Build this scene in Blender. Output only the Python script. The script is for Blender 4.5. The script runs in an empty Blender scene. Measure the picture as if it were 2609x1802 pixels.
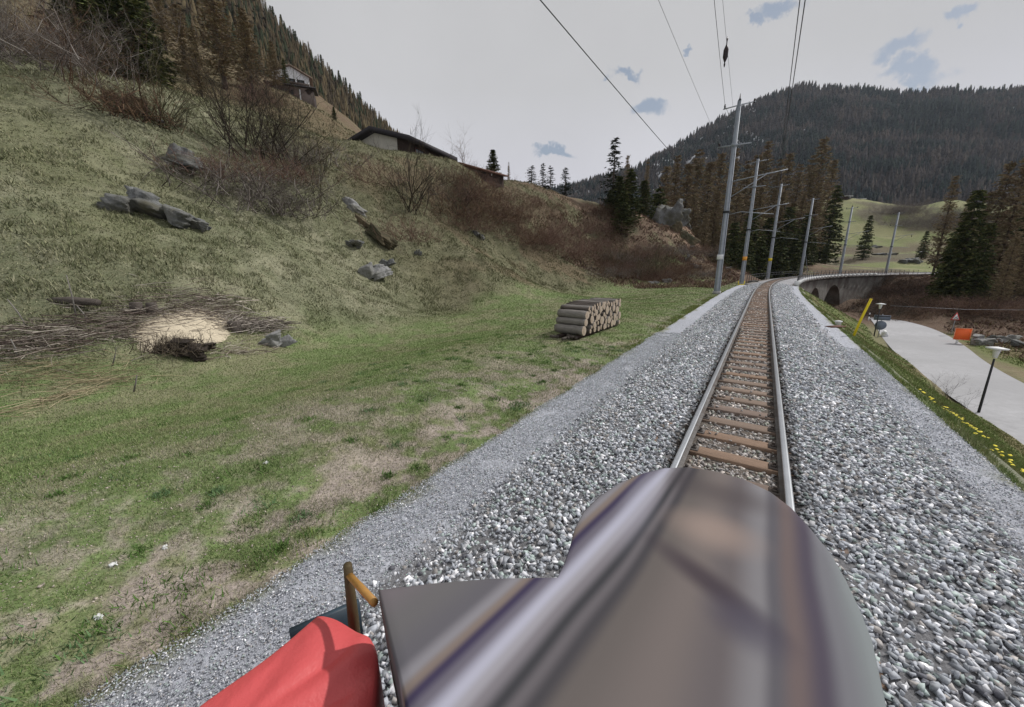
import bpy, bmesh, math, random
import numpy as np
from math import sin, cos, pi, radians
RNG = np.random.default_rng(7); random.seed(7)
C = bpy.context.scene.collection
scene = bpy.context.scene

# ------------------------------------------------------------------ camera, sky, sun, exposure
TH, H, FS = 0.2296, 2.23, 980.0
cd = bpy.data.cameras.new('camera'); cam = bpy.data.objects.new('camera', cd); C.objects.link(cam)
cam.location = (0, 0, H); cam.rotation_euler = (pi/2 - TH, 0, 0)
cd.sensor_width = 36; cd.lens = 36*FS/2609; cd.clip_start = .05; cd.clip_end = 6000
scene.camera = cam
SUN_AZ, SUN_EL = radians(68), radians(44)       # azimuth clockwise from +Y
sd = bpy.data.lights.new('sun', 'SUN'); sd.energy = 3.0; sd.angle = radians(1.5); sd.color = (1, .965, .92)
sun = bpy.data.objects.new('sun', sd); C.objects.link(sun)
sun.rotation_euler = (pi/2 - SUN_EL, 0, pi - SUN_AZ)
scene.view_settings.view_transform = 'Standard'; scene.view_settings.look = 'None'
scene.view_settings.exposure = 0; scene.view_settings.gamma = 1

def lin(r, g, b):
    f = lambda c: (c/255/12.92 if c <= 10 else ((c/255+.055)/1.055)**2.4)
    return (f(r), f(g), f(b))
K = 1.129                                        # photo is 2609 px wide, pixel notes below were taken at 2311
def ray(u, v):
    cx = (u*K-1304.5)/FS; cy = -(v*K-901)/FS
    return np.array([cx, cos(TH)+cy*sin(TH), -sin(TH)+cy*cos(TH)])
def dep(u, v, zc): return ray(u, v)*zc + np.array([0, 0, H])

world = bpy.data.worlds.new('World'); scene.world = world; world.use_nodes = True
nt = world.node_tree; nt.nodes.clear()
def N(nt, typ, **kw):
    n = nt.nodes.new(typ)
    for k, v in kw.items():
        if k.startswith('i_'):
            key = k[2:]
            key = int(key) if key.isdigit() else key.replace('_', ' ')
            n.inputs[key].default_value = v
        else: setattr(n, k, v)
    return n
def build_world():
    L = nt.links.new
    out = N(nt, 'ShaderNodeOutputWorld'); bg = N(nt, 'ShaderNodeBackground'); bg.inputs[1].default_value = .1
    L(bg.outputs[0], out.inputs[0])
    sky = N(nt, 'ShaderNodeTexSky', sky_type='NISHITA', sun_disc=False, sun_elevation=SUN_EL, sun_rotation=SUN_AZ)
    tc = N(nt, 'ShaderNodeTexCoord')
    nz = N(nt, 'ShaderNodeTexNoise', i_Scale=9.0, i_Detail=6.0, i_Roughness=.62); L(tc.outputs['Generated'], nz.inputs['Vector'])
    sub = N(nt, 'ShaderNodeVectorMath', operation='SUBTRACT'); L(nz.outputs['Color'], sub.inputs[0]); sub.inputs[1].default_value = (.5,)*3
    sc = N(nt, 'ShaderNodeVectorMath', operation='SCALE'); L(sub.outputs[0], sc.inputs[0]); sc.inputs['Scale'].default_value = .17
    add = N(nt, 'ShaderNodeVectorMath', operation='ADD'); L(tc.outputs['Generated'], add.inputs[0]); L(sc.outputs[0], add.inputs[1])
    total = None
    for u, v, r, e in ((1762, 22, .036, 2.3), (1710, 58, .022, 2.2), (1405, 180, .026, 2.4), (1455, 246, .036, 1.7), (1245, 345, .042, 3.2), (2025, 126, .036, 2.0), (2052, 176, .046, 3.0), (2185, 16, .022, 2.0), (1590, 98, .016, 2.5)):
        d = ray(u, v); d = d/np.linalg.norm(d)
        s2 = N(nt, 'ShaderNodeVectorMath', operation='SUBTRACT'); L(add.outputs[0], s2.inputs[0]); s2.inputs[1].default_value = d
        m = N(nt, 'ShaderNodeVectorMath', operation='MULTIPLY'); L(s2.outputs[0], m.inputs[0]); m.inputs[1].default_value = (1, 1, e)
        ln = N(nt, 'ShaderNodeVectorMath', operation='LENGTH'); L(m.outputs[0], ln.inputs[0])
        mr = N(nt, 'ShaderNodeMapRange', interpolation_type='SMOOTHSTEP'); L(ln.outputs['Value'], mr.inputs[0])
        mr.inputs[1].default_value = r*1.25; mr.inputs[2].default_value = r*.55; mr.inputs[3].default_value = 0; mr.inputs[4].default_value = 1
        if total is None: total = mr.outputs[0]
        else:
            mx = N(nt, 'ShaderNodeMath', operation='MAXIMUM'); L(total, mx.inputs[0]); L(mr.outputs[0], mx.inputs[1]); total = mx.outputs[0]
    # cloud deck: even grey with faint lilac towards the horizon
    sep = N(nt, 'ShaderNodeSeparateXYZ'); L(tc.outputs['Generated'], sep.inputs[0])
    cr = N(nt, 'ShaderNodeValToRGB'); L(sep.outputs['Z'], cr.inputs[0])
    cr.color_ramp.elements[0].position = .08; cr.color_ramp.elements[0].color = (*[c*1.0 for c in lin(216, 216, 226)], 1)
    cr.color_ramp.elements[1].position = .75; cr.color_ramp.elements[1].color = (*lin(189, 189, 189), 1)
    e = cr.color_ramp.elements.new(.36); e.color = (*lin(197, 197, 199), 1)
    n2 = N(nt, 'ShaderNodeTexNoise', i_Scale=2.3, i_Detail=5.0); L(tc.outputs['Generated'], n2.inputs['Vector'])
    m2 = N(nt, 'ShaderNodeMapRange'); L(n2.outputs[0], m2.inputs[0]); m2.inputs[1].default_value = .3; m2.inputs[2].default_value = .7; m2.inputs[3].default_value = 9.4; m2.inputs[4].default_value = 10.6
    cl = N(nt, 'ShaderNodeVectorMath', operation='SCALE'); L(cr.outputs[0], cl.inputs[0]); L(m2.outputs[0], cl.inputs['Scale'])
    sk = N(nt, 'ShaderNodeVectorMath', operation='MULTIPLY_ADD'); L(sky.outputs[0], sk.inputs[0]); sk.inputs[1].default_value = (.45, .42, .38); sk.inputs[2].default_value = (1.4, 1.7, 2.2)
    ml = N(nt, 'ShaderNodeMath', operation='MULTIPLY'); L(total, ml.inputs[0]); ml.inputs[1].default_value = .85
    mix = N(nt, 'ShaderNodeMix', data_type='RGBA'); L(ml.outputs[0], mix.inputs[0]); L(cl.outputs[0], mix.inputs[6]); L(sk.outputs[0], mix.inputs[7])
    L(mix.outputs[2], bg.inputs[0])
build_world()

# ------------------------------------------------------------------ track path
OFF, YAW, K0, S0, DS, K1 = -.0507, .5695, .0001, 27.69, 45.3, .0064
PS = np.arange(-40, 320, .5)
_k = K0+(K1-K0)*np.clip((PS-S0)/DS, 0, 1)
_k = np.where(PS > 190, K1*np.clip((260-PS)/70, 0, 1), _k)
PSI = YAW+np.cumsum(_k*.5); PSI -= np.interp(0, PS, PSI)-YAW
PX = np.cumsum(np.sin(PSI)*.5); PY = np.cumsum(np.cos(PSI)*.5)
PX -= np.interp(0, PS, PX)-OFF*cos(YAW); PY -= np.interp(0, PS, PY)+OFF*sin(YAW)
def at(s, l):
    x = np.interp(s, PS, PX); y = np.interp(s, PS, PY); p = np.interp(s, PS, PSI)
    return x+l*np.cos(p), y-l*np.sin(p)
def psi(s): return float(np.interp(s, PS, PSI))
def sl(x, y):
    x = np.atleast_1d(np.asarray(x, float)); y = np.atleast_1d(np.asarray(y, float))
    S = np.empty_like(x); Lr = np.empty_like(x); qx, qy, qs, qp = PX[::3], PY[::3], PS[::3], PSI[::3]
    for a in range(0, len(x), 40000):
        b = slice(a, a+40000)
        i = ((x[b, None]-qx)**2+(y[b, None]-qy)**2).argmin(1)
        dx = x[b]-qx[i]; dy = y[b]-qy[i]
        S[b] = qs[i]+dx*np.sin(qp[i])+dy*np.cos(qp[i]); Lr[b] = dx*np.cos(qp[i])-dy*np.sin(qp[i])
    return S, Lr
def sm(x, a, b):
    t = np.clip((x-a)/(b-a), 0, 1); return t*t*(3-2*t)
def vnoise(x, y, seed=0):
    xi = np.floor(x).astype(np.int64); yi = np.floor(y).astype(np.int64); fx = x-xi; fy = y-yi
    fx = fx*fx*(3-2*fx); fy = fy*fy*(3-2*fy)
    def h(a, b):
        n = (a*374761393+b*668265263+seed*974634227) & 0xffffffff
        n = ((n ^ (n >> 13))*1274126177) & 0xffffffff
        return ((n ^ (n >> 16)) & 0xffff)/65535.
    return (h(xi, yi)*(1-fx)+h(xi+1, yi)*fx)*(1-fy)+(h(xi, yi+1)*(1-fx)+h(xi+1, yi+1)*fx)*fy
def fbm(x, y, seed=0, o=4):
    r = 0; a = .5
    for i in range(o):
        r = r+a*vnoise(x*2**i, y*2**i, seed+i*17); a *= .5
    return r/(1-.5**o)                           # 0..1, mean .5

# ------------------------------------------------------------------ terrain heights (thin plate through surveyed points)
CT = []
for s, l, z in ((-30, -8, -.5), (-30, -17, -.6), (-12, -17, -.6), (0, -17, -.6), (10, -17.5, -.6), (20, -18.5, -.6), (0, -8, -.5), (10, -8, -.5), (22, -8, -.48), (20, -13, -.55), (32, -14, -.5), (35, -19, -.4), (48, -8, -.45), (46, -18, -.2),
                (60, -7, -.35), (60, -13, .3), (70, -3.5, -.2), (-30, -45, 16), (-60, -17, -.6), (-60, -45, 16), (10, -4, -.45), (30, -4, -.45), (50, -4, -.4), (-20, -4, -.45),
                (-30, 3.3, -.6), (-10, 3.3, -.6), (0, 3.3, -.6), (10, 3.3, -.6), (20, 3.3, -.6), (30, 3.3, -.6), (42, 3.4, -.6), (52, 3.6, -.7), (60, 3.4, -1.4),
                (-5, 6.3, -3.1), (10, 6.3, -3.1), (25, 6.3, -3.1), (38, 6.4, -3.15), (50, 6.6, -3.3), (52, 18, -5.1), (60, 20, -5), (45, 17.5, -5.2), (34, 17, -5.2), (-30, 9.3, -5), (-10, 9.3, -5), (5, 9.3, -5), (18, 9.4, -5), (30, 9.4, -5.05), (45, 9.6, -5.05), (60, 10.6, -5.1), (72, 10.8, -5.2),
                (-30, 16, -5), (0, 16, -5), (25, 16, -5), (40, 15.5, -5.1), (55, 17, -5.1), (70, 15.5, -5.2), (-20, 40, -4), (10, 40, -5), (20, 24, -5.2), (32, 21, -5.3), (45, 20, -5.4),
                (85, 0, -7), (85, 8, -7), (85, -10, -5), (100, 0, -8), (100, 8, -8.5), (116, 0, -5), (116, 9, -6), (126, 0, -5), (126, 6, -6), (138, 0, -1), (138, -6, -.3), (150, 3, -1.2), (165, 0, -.5), (190, 0, -.5),
                (165, -8, .5), (190, -8, .5), (85, -25, -1), (100, -20, -2), (115, -20, -1), (130, -18, 2)):
    x, y = at(s, l); CT.append((float(x), float(y), z))
for u, v, zc in ((0, 600, 12.8), (300, 600, 14.6), (700, 640, 20), (0, 400, 16), (300, 450, 19), (350, 350, 23.5), (0, 130, 25), (170, 160, 28), (330, 185, 33), (560, 330, 31), (680, 480, 26.5), (800, 500, 29.5),
                 (930, 480, 36), (790, 322, 42), (893, 350, 42.5), (1030, 374, 49), (1140, 412, 62), (1100, 600, 33), (1100, 500, 44), (1240, 560, 53), (1300, 448, 76), (1440, 525, 82), (1400, 600, 62), (1560, 560, 74), (1540, 512, 79), (1690, 622, 64),
                 (740, 270, 60), (700, 245, 75), (690, 205, 100), (640, 205, 100), (-300, 130, 24), (-300, 500, 13), (480, 200, 48),
                 (2000, 700, 57), (2110, 690, 62), (2200, 735, 47), (2290, 775, 39), (2100, 628, 96), (2250, 600, 82), (2400, 640, 70), (2300, 690, 58),
                 (1900, 596, 150), (2000, 580, 152), (2100, 580, 150), (2200, 580, 138), (2050, 540, 182), (1960, 500, 212), (1930, 448, 252), (2050, 470, 245), (2150, 452, 235), (2230, 470, 232), (2400, 465, 215), (1760, 590, 140), (1650, 560, 120), (1500, 500, 130)):
    CT.append(tuple(dep(u, v, zc)))
for p in ((-15, 58, 14.8), (-8, 70, 15.2), (-20, 64, 17), (2, 75, 17), (-70, 10, 30), (-70, 60, 42), (200, 60, 8), (150, 20, 0), (260, 200, 25), (-40, 160, 34), (60, 250, 6), (-20, 120, 18), (20, 150, 6), (50, 330, 0), (-110, 170, 60), (-30, 240, 30)):
    CT.append(p)
CT = np.array(CT); CS = 50.
def tps_fit(P):
    n = len(P); X = P[:, :2]/CS
    d2 = ((X[:, None]-X[None])**2).sum(2); Km = .5*d2*np.log(d2+1e-12)
    A = np.zeros((n+3, n+3)); A[:n, :n] = Km+np.eye(n)*2e-5
    A[:n, n] = 1; A[:n, n+1:] = X; A[n, :n] = 1; A[n+1:, :n] = X.T
    return np.linalg.solve(A, np.concatenate([P[:, 2], np.zeros(3)]))
TW = tps_fit(CT)
def tps(x, y):
    out = np.empty(len(x)); n = len(CT); X = CT[:, :2]/CS
    for a in range(0, len(x), 20000):
        q = np.stack([x[a:a+20000], y[a:a+20000]], 1)/CS
        d2 = ((q[:, None]-X[None])**2).sum(2)
        out[a:a+20000] = (.5*d2*np.log(d2+1e-12))@TW[:n]+TW[n]+q@TW[n+1:]
    return out
def terrain(x, y, full=False):
    x = np.atleast_1d(np.asarray(x, float)); y = np.atleast_1d(np.asarray(y, float))
    s, l = sl(x, y); z = np.clip(tps(x, y), -9, 130)
    r = np.hypot(x, y); z = z-sm(r, 375, 480)*90*sm(x, -60, 20)
    hill = sm(-l, 15, 21)*sm(s, -60, -40)+sm(l, 16, 22)
    n = (fbm(x/2.6, y/2.6, 3, 4)-.5)*.55+(fbm(x/9, y/9, 9, 3)-.5)*1.1
    z = z+n*np.clip(hill, 0, 1)*np.clip(r/22, .5, 1.6)+(fbm(x/1.1, y/1.1, 5, 3)-.5)*.07+(fbm(x/.55, y/.55, 6, 3)-.5)*.30*np.clip(hill, 0, 1)
    flatL = 1-sm(-l, 3.6, 8); flatR = 1-sm(l, 3.05, 3.5)
    fl = np.where(l < 0, flatL, flatR)*(1-sm(s, 57, 63)+sm(s, 146, 156)*(1-sm(np.abs(l), 4, 7)))
    z = z*(1-fl)+(-.47+(fbm(x/.5, y/.5, 11, 2)-.5)*.05)*fl
    rd = sm(l, 9.3, 9.9)*(1-sm(l, 15.0+1.2*sm(s, 40, 60), 16+1.2*sm(s, 40, 60)))*(1-sm(s, 74, 84))
    z = z*(1-rd)+np.minimum(z, -5.06)*rd
    return (z, s, l) if full else z
def hit(u, v, tmin=2.5, tmax=420):
    """where the view ray through a photo pixel meets the ground"""
    t = np.geomspace(tmin, tmax, 500); d = ray(u, v); p = d[None]*t[:, None]+np.array([0, 0, H])
    g = p[:, 2]-terrain(p[:, 0], p[:, 1]); i = int(np.argmax(g < 0))
    if g[i] >= 0 or i == 0: i = len(t)-1
    a = g[i-1]/(g[i-1]-g[i]+1e-9); tt = t[i-1]+(t[i]-t[i-1])*np.clip(a, 0, 1)
    q = d*tt+np.array([0, 0, H]); return np.array([q[0], q[1], float(terrain(q[0], q[1])[0])]), tt

# ------------------------------------------------------------------ mesh helpers
def mk(name, V, F, mats, parent=None, col=None, mi=None, smooth=False, loc=None):
    """V Nx3, F list of index arrays (M x 3 / M x 4) or python polygons; one mesh object"""
    V = np.asarray(V, np.float32).reshape(-1, 3); me = bpy.data.meshes.new(name)
    if isinstance(F, np.ndarray): F = [F]
    if len(F) and isinstance(F[0], np.ndarray):
        loops = np.concatenate([f.ravel() for f in F]).astype(np.int32)
        tot = np.concatenate([np.full(len(f), f.shape[1], np.int32) for f in F])
    else:
        loops = np.array([i for f in F for i in f], np.int32); tot = np.array([len(f) for f in F], np.int32)
    me.vertices.add(len(V)); me.vertices.foreach_set('co', V.ravel())
    me.loops.add(len(loops)); me.loops.foreach_set('vertex_index', loops)
    me.polygons.add(len(tot)); st = np.concatenate([[0], np.cumsum(tot)[:-1]]).astype(np.int32)
    me.polygons.foreach_set('loop_start', st)
    try: me.polygons.foreach_set('loop_total', tot)
    except Exception: pass
    for m in (mats if isinstance(mats, (list, tuple)) else [mats]): me.materials.append(m)
    if mi is not None: me.polygons.foreach_set('material_index', np.asarray(mi, np.int32))
    if smooth: me.polygons.foreach_set('use_smooth', np.ones(len(tot), bool))
    if col is not None:
        a = me.color_attributes.new('col', 'FLOAT_COLOR', 'POINT')
        c4 = np.ones((len(V), 4), np.float32); c4[:, :3] = col; a.data.foreach_set('color', c4.ravel())
    me.update(calc_edges=True); me.validate()
    o = bpy.data.objects.new(name, me); C.objects.link(o)
    if parent is not None: o.parent = parent
    if loc is not None: o.location = loc
    return o
def tag(o, label=None, cat=None, group=None, kind=None):
    if label: o['label'] = label
    if cat: o['category'] = cat
    if group: o['group'] = group
    if kind: o['kind'] = kind
    return o
def thing(name, label, cat, loc=(0, 0, 0), rz=0, group=None, rot=None, scale=None):
    o = bpy.data.objects.new(name, None); C.objects.link(o); o.location = loc; o.rotation_euler = rot or (0, 0, rz)
    o.empty_display_size = .2
    if scale is not None: o.scale = scale
    return tag(o, label, cat, group)
class MB:
    def __init__(self): self.V = []; self.F = []; self.n = 0
    def add(self, V, F):
        V = np.asarray(V, float); self.V.append(V); self.F += [tuple(int(i)+self.n for i in f) for f in F]; self.n += len(V); return self
    def box(self, c, d, rz=0, M=None):
        x, y, z = np.array(d)/2.
        v = np.array([(-x, -y, -z), (x, -y, -z), (x, y, -z), (-x, y, -z), (-x, -y, z), (x, -y, z), (x, y, z), (-x, y, z)])
        if M is not None: v = v@np.asarray(M).T
        if rz: v = v@np.array([(cos(rz), sin(rz), 0), (-sin(rz), cos(rz), 0), (0, 0, 1)])
        return self.add(v+np.array(c), [(0, 3, 2, 1), (4, 5, 6, 7), (0, 1, 5, 4), (1, 2, 6, 5), (2, 3, 7, 6), (3, 0, 4, 7)])
    def tube(self, pts, rad, n=8, cap=True):
        pts = np.asarray(pts, float); rad = np.broadcast_to(rad, len(pts)); V = []
        for i, p in enumerate(pts):
            d = pts[min(i+1, len(pts)-1)]-pts[max(i-1, 0)]; d = d/(np.linalg.norm(d)+1e-9)
            a = np.cross(d, (0, 0, 1) if abs(d[2]) < .9 else (1, 0, 0)); a /= np.linalg.norm(a); b = np.cross(d, a)
            t = np.arange(n)*2*pi/n; V += list(p+rad[i]*(np.cos(t)[:, None]*a+np.sin(t)[:, None]*b))
        F = [(i*n+j, i*n+(j+1) % n, (i+1)*n+(j+1) % n, (i+1)*n+j) for i in range(len(pts)-1) for j in range(n)]
        if cap: F += [tuple(range(n))[::-1], tuple((len(pts)-1)*n+j for j in range(n))]
        return self.add(V, F)
    def lathe(self, prof, n=20, c=(0, 0, 0)):
        V = [(r*cos(2*pi*j/n)+c[0], r*sin(2*pi*j/n)+c[1], z+c[2]) for r, z in prof for j in range(n)]
        F = [(i*n+j, i*n+(j+1) % n, (i+1)*n+(j+1) % n, (i+1)*n+j) for i in range(len(prof)-1) for j in range(n)]
        F += [tuple(range(n))[::-1], tuple((len(prof)-1)*n+j for j in range(n))]
        return self.add(V, F)
    def build(self, name, m, parent=None, **kw): return mk(name, np.concatenate(self.V), self.F, m, parent, **kw)
def copy_tree(o, parent=None):
    c = o.copy(); C.objects.link(c)
    if parent is not None: c.parent = parent
    for ch in list(o.children): copy_tree(ch, c)
    return c

# ------------------------------------------------------------------ materials
def mat(name, base=None, rough=.8, metal=0, attr=False, var=.25, scale=8., scale2=None, bump=0., bscale=40., coord='Object', tint=None, stretch=None, spec=.3, transl=0):
    m = bpy.data.materials.new(name); m.use_nodes = True; t = m.node_tree; b = t.nodes['Principled BSDF']; L = t.links.new
    b.inputs['Roughness'].default_value = rough; b.inputs['Metallic'].default_value = metal; b.inputs['Specular IOR Level'].default_value = spec
    tc = N(t, 'ShaderNodeTexCoord'); src = tc.outputs[coord]
    if stretch:
        mp = N(t, 'ShaderNodeMapping'); mp.inputs['Scale'].default_value = stretch; L(src, mp.inputs[0]); src = mp.outputs[0]
    nz = N(t, 'ShaderNodeTexNoise', i_Scale=scale, i_Detail=6.0, i_Roughness=.65); L(src, nz.inputs['Vector'])
    mr = N(t, 'ShaderNodeMapRange'); L(nz.outputs[0], mr.inputs[0]); mr.inputs[1].default_value = .25; mr.inputs[2].default_value = .75
    mr.inputs[3].default_value = 1-var; mr.inputs[4].default_value = 1+var; fac = mr.outputs[0]
    if scale2:
        n2 = N(t, 'ShaderNodeTexNoise', i_Scale=scale2, i_Detail=4.0, i_Roughness=.7); L(src, n2.inputs['Vector'])
        m2 = N(t, 'ShaderNodeMapRange'); L(n2.outputs[0], m2.inputs[0]); m2.inputs[1].default_value = .25; m2.inputs[2].default_value = .75; m2.inputs[3].default_value = 1-var; m2.inputs[4].default_value = 1+var
        mm = N(t, 'ShaderNodeMath', operation='MULTIPLY'); L(fac, mm.inputs[0]); L(m2.outputs[0], mm.inputs[1]); fac = mm.outputs[0]
    sc = N(t, 'ShaderNodeVectorMath', operation='SCALE'); L(fac, sc.inputs['Scale'])
    if attr:
        at_ = N(t, 'ShaderNodeAttribute', attribute_name='col'); L(at_.outputs['Color'], sc.inputs[0])
    else: sc.inputs[0].default_value = base
    last = sc.outputs[0]
    if tint:
        n3 = N(t, 'ShaderNodeTexNoise', i_Scale=scale*.37, i_Detail=5.0); L(src, n3.inputs['Vector'])
        m3 = N(t, 'ShaderNodeMapRange'); L(n3.outputs[0], m3.inputs[0]); m3.inputs[1].default_value = .45; m3.inputs[2].default_value = .65
        mx = N(t, 'ShaderNodeMix', data_type='RGBA'); L(m3.outputs[0], mx.inputs[0]); L(last, mx.inputs[6]); mx.inputs[7].default_value = (*tint, 1); last = mx.outputs[2]
    L(last, b.inputs['Base Color'])
    if bump:
        nb = N(t, 'ShaderNodeTexNoise', i_Scale=bscale, i_Detail=5.0, i_Roughness=.7); L(src, nb.inputs['Vector'])
        bp = N(t, 'ShaderNodeBump', i_Strength=1.0, i_Distance=bump); L(nb.outputs[0], bp.inputs['Height']); L(bp.outputs[0], b.inputs['Normal'])
    return m
M_ground = mat('ground_soil_and_grass', rough=.95, attr=True, var=.30, scale=1.7, scale2=17., bump=.03, bscale=11., spec=.1)
def flecks(m, spec):
    t = m.node_tree; L = t.links.new; b = t.nodes['Principled BSDF']; src = b.inputs['Base Color'].links[0].from_socket; tc = [n for n in t.nodes if n.type == 'TEX_COORD'][0]
    for sc, lo, hi, colr, amt in spec:
        nz = N(t, 'ShaderNodeTexNoise', i_Scale=sc, i_Detail=3.0, i_Roughness=.6); L(tc.outputs['Object'], nz.inputs['Vector'])
        mr = N(t, 'ShaderNodeMapRange'); L(nz.outputs[0], mr.inputs[0]); mr.inputs[1].default_value = lo; mr.inputs[2].default_value = hi; mr.inputs[3].default_value = 0; mr.inputs[4].default_value = amt
        mx = N(t, 'ShaderNodeMix', data_type='RGBA'); L(mr.outputs[0], mx.inputs[0]); L(src, mx.inputs[6]); mx.inputs[7].default_value = (*colr, 1); src = mx.outputs[2]
    L(src, b.inputs['Base Color'])
flecks(M_ground, ((3.1, .52, .66, lin(150, 142, 116), .2), (26, .54, .66, lin(170, 162, 134), .42), (34, .46, .34, lin(70, 74, 50), .5), (90, .56, .68, lin(186, 180, 160), .35), (75, .44, .34, lin(64, 62, 46), .4)))
M_blade = mat('grass_blades', rough=.8, attr=True, var=.1, scale=3, spec=.15)
M_stone = mat('ballast_stone', rough=.85, attr=True, var=.22, scale=40, spec=.25)
M_leaf = mat('needles', rough=.85, attr=True, var=.12, scale=2, spec=.12)
M_far = mat('far_wood', rough=.95, attr=True, var=.1, scale=.05, spec=.05)
M_bark = mat('bark', (.075, .06, .048), .9, var=.35, scale=6, stretch=(4, 4, .8), bump=.02)
M_twig = mat('twigs', rough=.85, attr=True, var=.15, scale=3, spec=.15)
M_rock = mat('grey_rock', (.16, .165, .165), .85, var=.45, scale=1.3, scale2=7, bump=.08, bscale=4, tint=(.09, .085, .06))
M_galv = mat('galvanised_steel', (.33, .36, .40), .5, .55, var=.15, scale=3, scale2=20)
M_dark = mat('dark_steel', (.03, .032, .036), .5, .3, var=.2)
M_railtop = mat('worn_rail_head', (.55, .57, .60), .32, .9, var=.12, scale=3, stretch=(1, 1, 1))
M_railside = mat('rusty_rail_side', (.17, .16, .155), .75, .2, var=.35, scale=9, tint=(.11, .09, .08))
M_wood = mat('weathered_sleeper_wood', attr=True, rough=.85, var=.30, scale=5, stretch=(1.2, 14, 8), bump=.006, bscale=9, scale2=16)
M_ceram = mat('brown_ceramic', (.02, .012, .012), .25, var=.1)
M_white = mat('white_paint', (.72, .73, .74), .55, var=.08)
M_yellow = mat('yellow_plastic', (.72, .56, .02), .45, var=.1)
M_orange = mat('orange_fluorescent_board', (.95, .17, .045), .5, var=.05)
M_red = mat('red_paint', (.5, .03, .03), .5, var=.05)
M_bluegrey = mat('grey_sign_back', (.16, .19, .24), .5, .3, var=.15)
M_wallw = mat('cream_render', (.62, .60, .53), .9, var=.12, scale=1.5, bump=.01)
M_dwood = mat('dark_stained_boards', (.035, .022, .018), .75, var=.3, scale=2, stretch=(8, 8, 1))
M_roof = mat('dark_roof', (.03, .027, .032), .7, var=.25, scale=2)
M_rust = mat('brown_roof', (.12, .055, .04), .8, var=.3, scale=2)
M_glass = mat('window_glass', (.03, .035, .04), .12, var=.05, spec=.6)
M_masonry = mat('viaduct_masonry', (.21, .20, .185), .9, var=.35, scale=.9, scale2=5, bump=.04, bscale=3, tint=(.12, .10, .09))
M_conc = mat('concrete', (.36, .36, .35), .85, var=.15, scale=2)

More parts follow.
